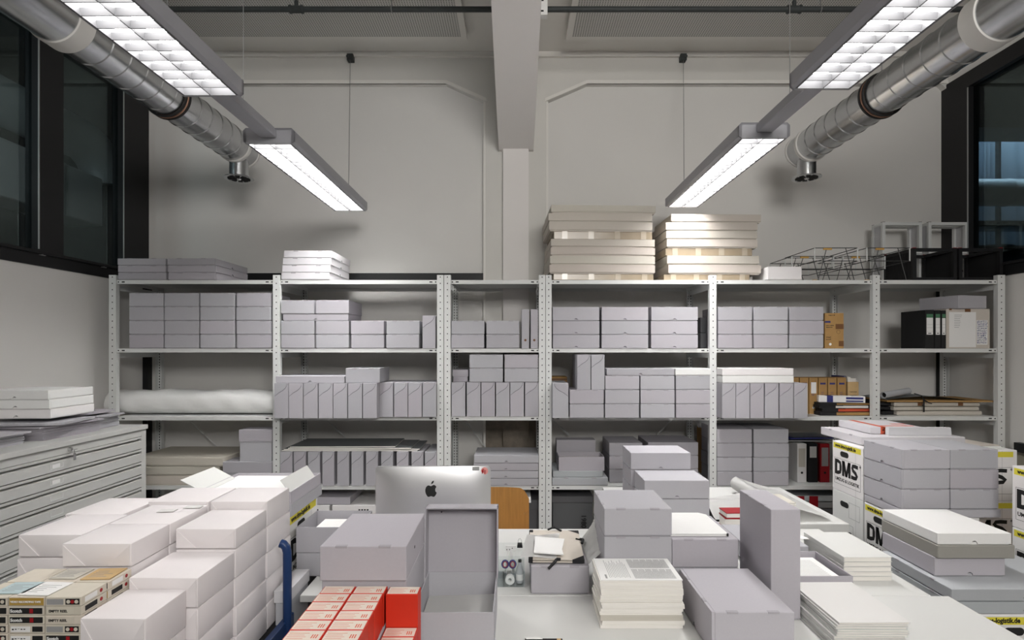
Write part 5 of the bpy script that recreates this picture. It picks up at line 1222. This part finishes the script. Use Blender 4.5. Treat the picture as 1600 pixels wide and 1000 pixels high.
# folders
def folder(W, D, H):
    r = thing('folder', 'x', 'folder')
    b = MB().box(-W / 2, -D / 2, 0, W / 2, D / 2, .0008).box(-W / 2, -D / 2, H - .0012, W / 2, D / 2, H - .0002).box(-W / 2, -D / 2, .0008, -W / 2 + .0012, D / 2, H - .0012)
    b.obj('cover', 'folder', r); MB().box(-W / 2 + .004, -D / 2 + .003, .0012, W / 2 - .004, D / 2 - .002, H - .0014).obj('sheets', 'paperedge', r)
    return r
for k in range(12):
    put(('fo', 1), lambda: folder(.24, .325, .0078), (1.180 + jit(.004) + .0015 * k, 2.042 + jit(.004), TZ + E + k * .0080), R(jit(.8)), 'grey white folder, %s from below in the big pile by the upright box' % ORD[k], 'folder', 'folders in the front pile')
for k in range(5):
    put(('fo', 2), lambda: folder(.212, .335, .0205), (1.530 + jit(.004), 2.612 + jit(.003), TZ + E + k * .0212), R(jit(.7)), 'thick pale folder, %s from below in the pile near the table edge' % ORD[k], 'folder', 'folders in the rear pile')
# open tray with printed sheet behind the folder pile
o = thing('open_box', 'open grey box tray with a printed sheet between the two folder piles', 'box', (1.240, 2.475, TZ + E))
open_tray(o, .31, .29, .068, 'grey'); MB().box(-.145, -.135, .005, .13, .125, .046).obj('papers', 'paper', o)
b = MB()
for k in range(16): b.box(-.13, -.125 + k * .014, .046, .10, -.122 + k * .014, .0464)
b.obj('printed_text', 'inkgrey', o)
o = arch_box(.29, .33, .085, 'none', None, 'grey'); o.location = (1.225, 2.80, TZ + E); tag(o, 'grey box behind the open tray with a white sheet on it', 'box')
o = thing('paper_sheet', 'white sheet lying on the grey box behind the open tray', 'paper', (1.30, 2.84, TZ + .0866)); MB().prism([(-.10, -.10), (.13, -.11), (.06, .06), (-.09, .08)], 'z', 0, .002).obj('sheet', 'paper', o)
# desk behind: books and curling papers
z = .7655
for k, (w_, h, m, lab) in enumerate(((.13, .030, 'orange', 'orange red book, lowest in the small pile before the draped sheet'), (.135, .060, 'cream', 'thick cream book with red spine in the small pile'), (.13, .030, 'redbind', 'dark red book on top of the small pile'))):
    o = thing('book', lab, 'book', (1.205, 3.10, TZ + E + (0, .0306, .0912)[k] ), R((3, -2, 2)[k]), 'books in the small pile'); MB().box(-w_ / 2, -.05, .004, w_ / 2, .05, h - .004).obj('pages', 'paperedge', o); MB().box(-w_ / 2 - .002, -.052, 0, w_ / 2, .052, .004).box(-w_ / 2 - .002, -.052, h - .004, w_ / 2, .052, h).obj('cover', 'redbind' if k == 1 else m, o)
o = thing('draped_sheet', 'large white curved sheet on the desk behind the small book pile', 'paper', (1.30, 3.42, .766))
MB().grid(lambda u, v: (-.15 + .30 * u, -.18 + .40 * v, .012 + .055 * math.sin(math.pi * min(1, v * 1.15)) ** 2 + .05 * u * v), 12, 14, .003).obj('sheet', 'paper', o, True)
MB().box(-.15, -.18, 0, .16, .2, .009).obj('dark_folder', 'blackmat', o)
o = thing('curled_sheet', 'big white sheet with a rolled edge covering the right of the desk', 'paper', (1.62, 3.55, .766))
def curl(u, v):
    x = -.20 + .40 * u; z_ = .05 * (1 - u) * (1 - v * .5) + .004
    if u < .25: a = (1 - u / .25) * 2.6; return (-.20 + .10 - .055 * math.sin(a) + .02, -.30 + .65 * v, .055 + .045 + .05 * math.cos(a) - .05 + .012)
    return (x, -.30 + .65 * v, .112 - .095 * ((u - .25) / .75) ** .8)
MB().grid(curl, 40, 10, .002).obj('sheet', 'paper', o, True)
o = thing('paperback', 'cream paperback book at the right edge of the desk', 'book', (1.55, 3.36, .7665 + .085)); MB().box(-.07, -.10, .001, .07, .10, .014).obj('pages', 'paperedge', o); MB().box(-.072, -.102, -.002, .072, .102, .001).box(-.072, -.102, .014, .072, .102, .016).obj('cover', 'cream', o)
# dark boxed object at the front edge
o = thing('tape_cartridge', 'black box with a white slip at the front edge of the foreground table', 'box', (.095, 1.875, TZ + E)); MB().box(-.064, -.05, 0, .064, .05, .020, .001).obj('case', 'ink', o)
MB().box(-.06, .044, .0201, -.004, .0505, .0206).box(-.066, .0505, .0, -.01, .052, .024).obj('slip', 'paper', o)
MB().box(.045, .03, .0201, .058, .048, .0206).obj('label', 'tan', o)
# ---------------------------------------------------------------- cartons and boxes right of the table
AX = 2.155; CH = .3255
def left_face(y0, y1): return (y0 + y1) / 2
put_carton(1, .335, .44, CH, (AX + .22, 3.665, .815), R(-90), 'white moving carton under the big pale slab box, seen from its printed side')
put_carton(2, .335, .44, CH, (AX + .22, 3.665, .489), R(-90), 'white moving carton with plain print below the one under the slab box', '50')
put_carton(3, .335, .44, CH, (AX + .22, 3.665, .163), R(-90), 'lowest white moving carton of the rear stack by the desk')
put_carton(4, .335, .44, CH, (AX + .22, 3.318, .489), R(-90), 'white moving carton directly under the six grey boxes')
put_carton(5, .335, .44, CH, (AX + .22, 3.318, .163), R(-90), 'lowest white moving carton under the six grey boxes')
o = thing('floor_pallet', 'low dark pallet under the stacked moving cartons', 'pallet', (2.72, 3.36, 0))
b = MB()
for k in range(8): b.box(-.58, -.66 + k * .165, .13, 1.0, -.53 + k * .165, .1615)
for x in (-.56, .2, .92): b.box(x, -.66, 0, x + .07, .62, .13)
b.obj('boards', 'wood', o)
put_carton(6, .44, .335, CH, (2.97, 3.75, .79), 0, 'white moving carton right of the six grey boxes, front towards the table')
put_carton(7, .44, .335, CH, (2.97, 3.75, .464), 0, 'lower white moving carton right of the six grey boxes')
put_carton(8, .335, .44, CH, (2.862, 2.832, .815), R(-90), 'white moving carton cut by the right picture edge, upper one')
put_carton(9, .335, .44, CH, (2.862, 2.832, .489), R(-90), 'white moving carton cut by the right picture edge, under the upper one')
put_carton(10, .335, .44, CH, (2.862, 2.832, .163), R(-90), 'white moving carton cut by the right picture edge, lowest one')
o = thing('wooden_crate', 'low dark base under the rear moving cartons at the right', 'base', (2.97, 3.75, 0)); MB().box(-.2, -.16, .163, .2, .16, .463).obj('body', 'greyd', o)
for k in range(3):
    o = thing('loose_card', 'flat folded carton flap on the rear moving carton at the right, %s' % ('lowest', 'middle', 'top')[k], 'flap', (2.95 + k * .02, 3.77, 1.117 + k * .006), R(k * 7 - 6), 'carton flaps'); MB().box(-.2 + .05 * k, -.13, 0, .2 - .03 * k, .14, .005).obj('board', ('whiteb', 'whiteb', 'cream')[k], o)
# slab box on the rear stack
o = arch_box(.66, .48, .055, 'none', 'lefttabs', 'greyl', 'slab_box'); o.location = (2.205 + .33, 3.83, .815 + CH + .001); tag(o, 'big flat pale grey box on the rear moving carton', 'box')
zt = .815 + CH + .057
o = arch_box(.34, .36, .048, 'none', None, 'greyl', 'flat_archive_box'); o.location = (2.50, 3.885, zt); tag(o, 'flat pale box with orange tape on the big flat pale box', 'box')
MB().box(-.10, -.1812, .001, -.065, .18, .0486).box(-.1, -.14, .0482, .15, -.11, .0488).box(.06, -.05, .0482, .16, -.02, .0488).obj('orange_tape', 'orange', o)
textobj('tape_print', 'L FU', .022, (-.074, -.1818, .004), (R(90), R(-90), 0), 'ink', o, .0006)
o = thing('flat_archive_box', 'flat pale box with sloping ends in front of the taped box', 'box', (2.62, 3.67, zt)); MB().prism([(-.205, 0), (.205, 0), (.200, .052), (-.200, .052)], 'y', -.02, .012).obj('end_wall', 'greyl', o); MB().box(-.20, .012, 0, .20, .0125 + .006, .05).obj('inner', 'greyl', o)
o = thing('paper_sheet', 'white sheets lying right on the big flat pale box', 'paper', (2.76, 3.90, zt), R(4)); MB().box(-.085, -.12, 0, .09, .14, .012).obj('sheets', 'paper', o)
# six boxes
o = arch_box(.55, .342, .045, 'notch', None, 'grey', 'flat_archive_box', .002); o.location = (2.155 + .275, 3.14 + .172, .816); tag(o, 'flat wide grey box under the six grey boxes', 'box')
for cidx in range(2):
    for r in range(3):
        put(('six', cidx), lambda: arch_box(.27, .342, .1105, 'tabs', 'leftnotch' if cidx == 0 else None, 'grey', 'archive_box', .002), (2.291 + cidx * .273 + jit(.0015), 3.145 + .172 + cidx * .004 + jit(.002), .8625 + r * .1115), R(jit(.6)), 'grey box, %s in the %s stack on the flat wide box' % (rowname(r, 3), ('left', 'right')[cidx]), 'box', 'six grey boxes right of the desk')
# low stack in the right foreground
put_carton(11, .62, .48, CH, (2.275, 2.76, .570 - CH), 0, 'wide white moving carton under the two slab boxes right of the table')
o = thing('floor_box', 'low dark box on the floor under the wide moving carton', 'base', (2.275, 2.76, 0)); MB().box(-.3, -.23, 0, .3, .23, .570 - CH - .001).obj('body', 'greyd', o)
for r in range(2):
    o = arch_box(.66, .48, .0555, 'notch', 'lefttabs', 'greyb', 'slab_box', .002); o.location = (1.953 + .33, 2.522 + .242, .5705 + r * .0565); tag(o, 'big flat blue grey box, %s of two right of the table' % ('lower', 'upper')[r], 'box', 'big flat boxes right of the table')
o = arch_box(.332, .38, .088, 'notch', None, 'grey', 'archive_box', .002); o.location = (2.147, 2.662 + .192, .6840); tag(o, 'grey notched box under the two shallow lids right of the table', 'box')
o = thing('box_lid', 'brownish grey upturned box lid on the notched box right of the table', 'lid', (2.168, 2.655 + .20, .7725)); MB().box(-.182, -.205, 0, .182, .205, .062, .003).obj('lid', 'folder', o)
o.children[0].data.materials[0] = mat('brownish_lid', (.30, .29, .265), .8, tex=.03, scale=90)
o = arch_box(.348, .40, .055, 'notch', None, 'whiteb', 'flat_archive_box', .002); o.location = (2.162, 2.645 + .21, .8350); tag(o, 'flat white notched box on the brownish lid right of the table', 'box')
# ---------------------------------------------------------------- large soft lamp high up behind the camera (its shadows of ducts and lamps show on the back wall)
area('rear_soft_lamp', (1.1, -2.2, 3.5), (R(82), 0, 0), (2.2, 1.1)  , 160, (1, .98, .95))
SC.view_settings.exposure = 0.0
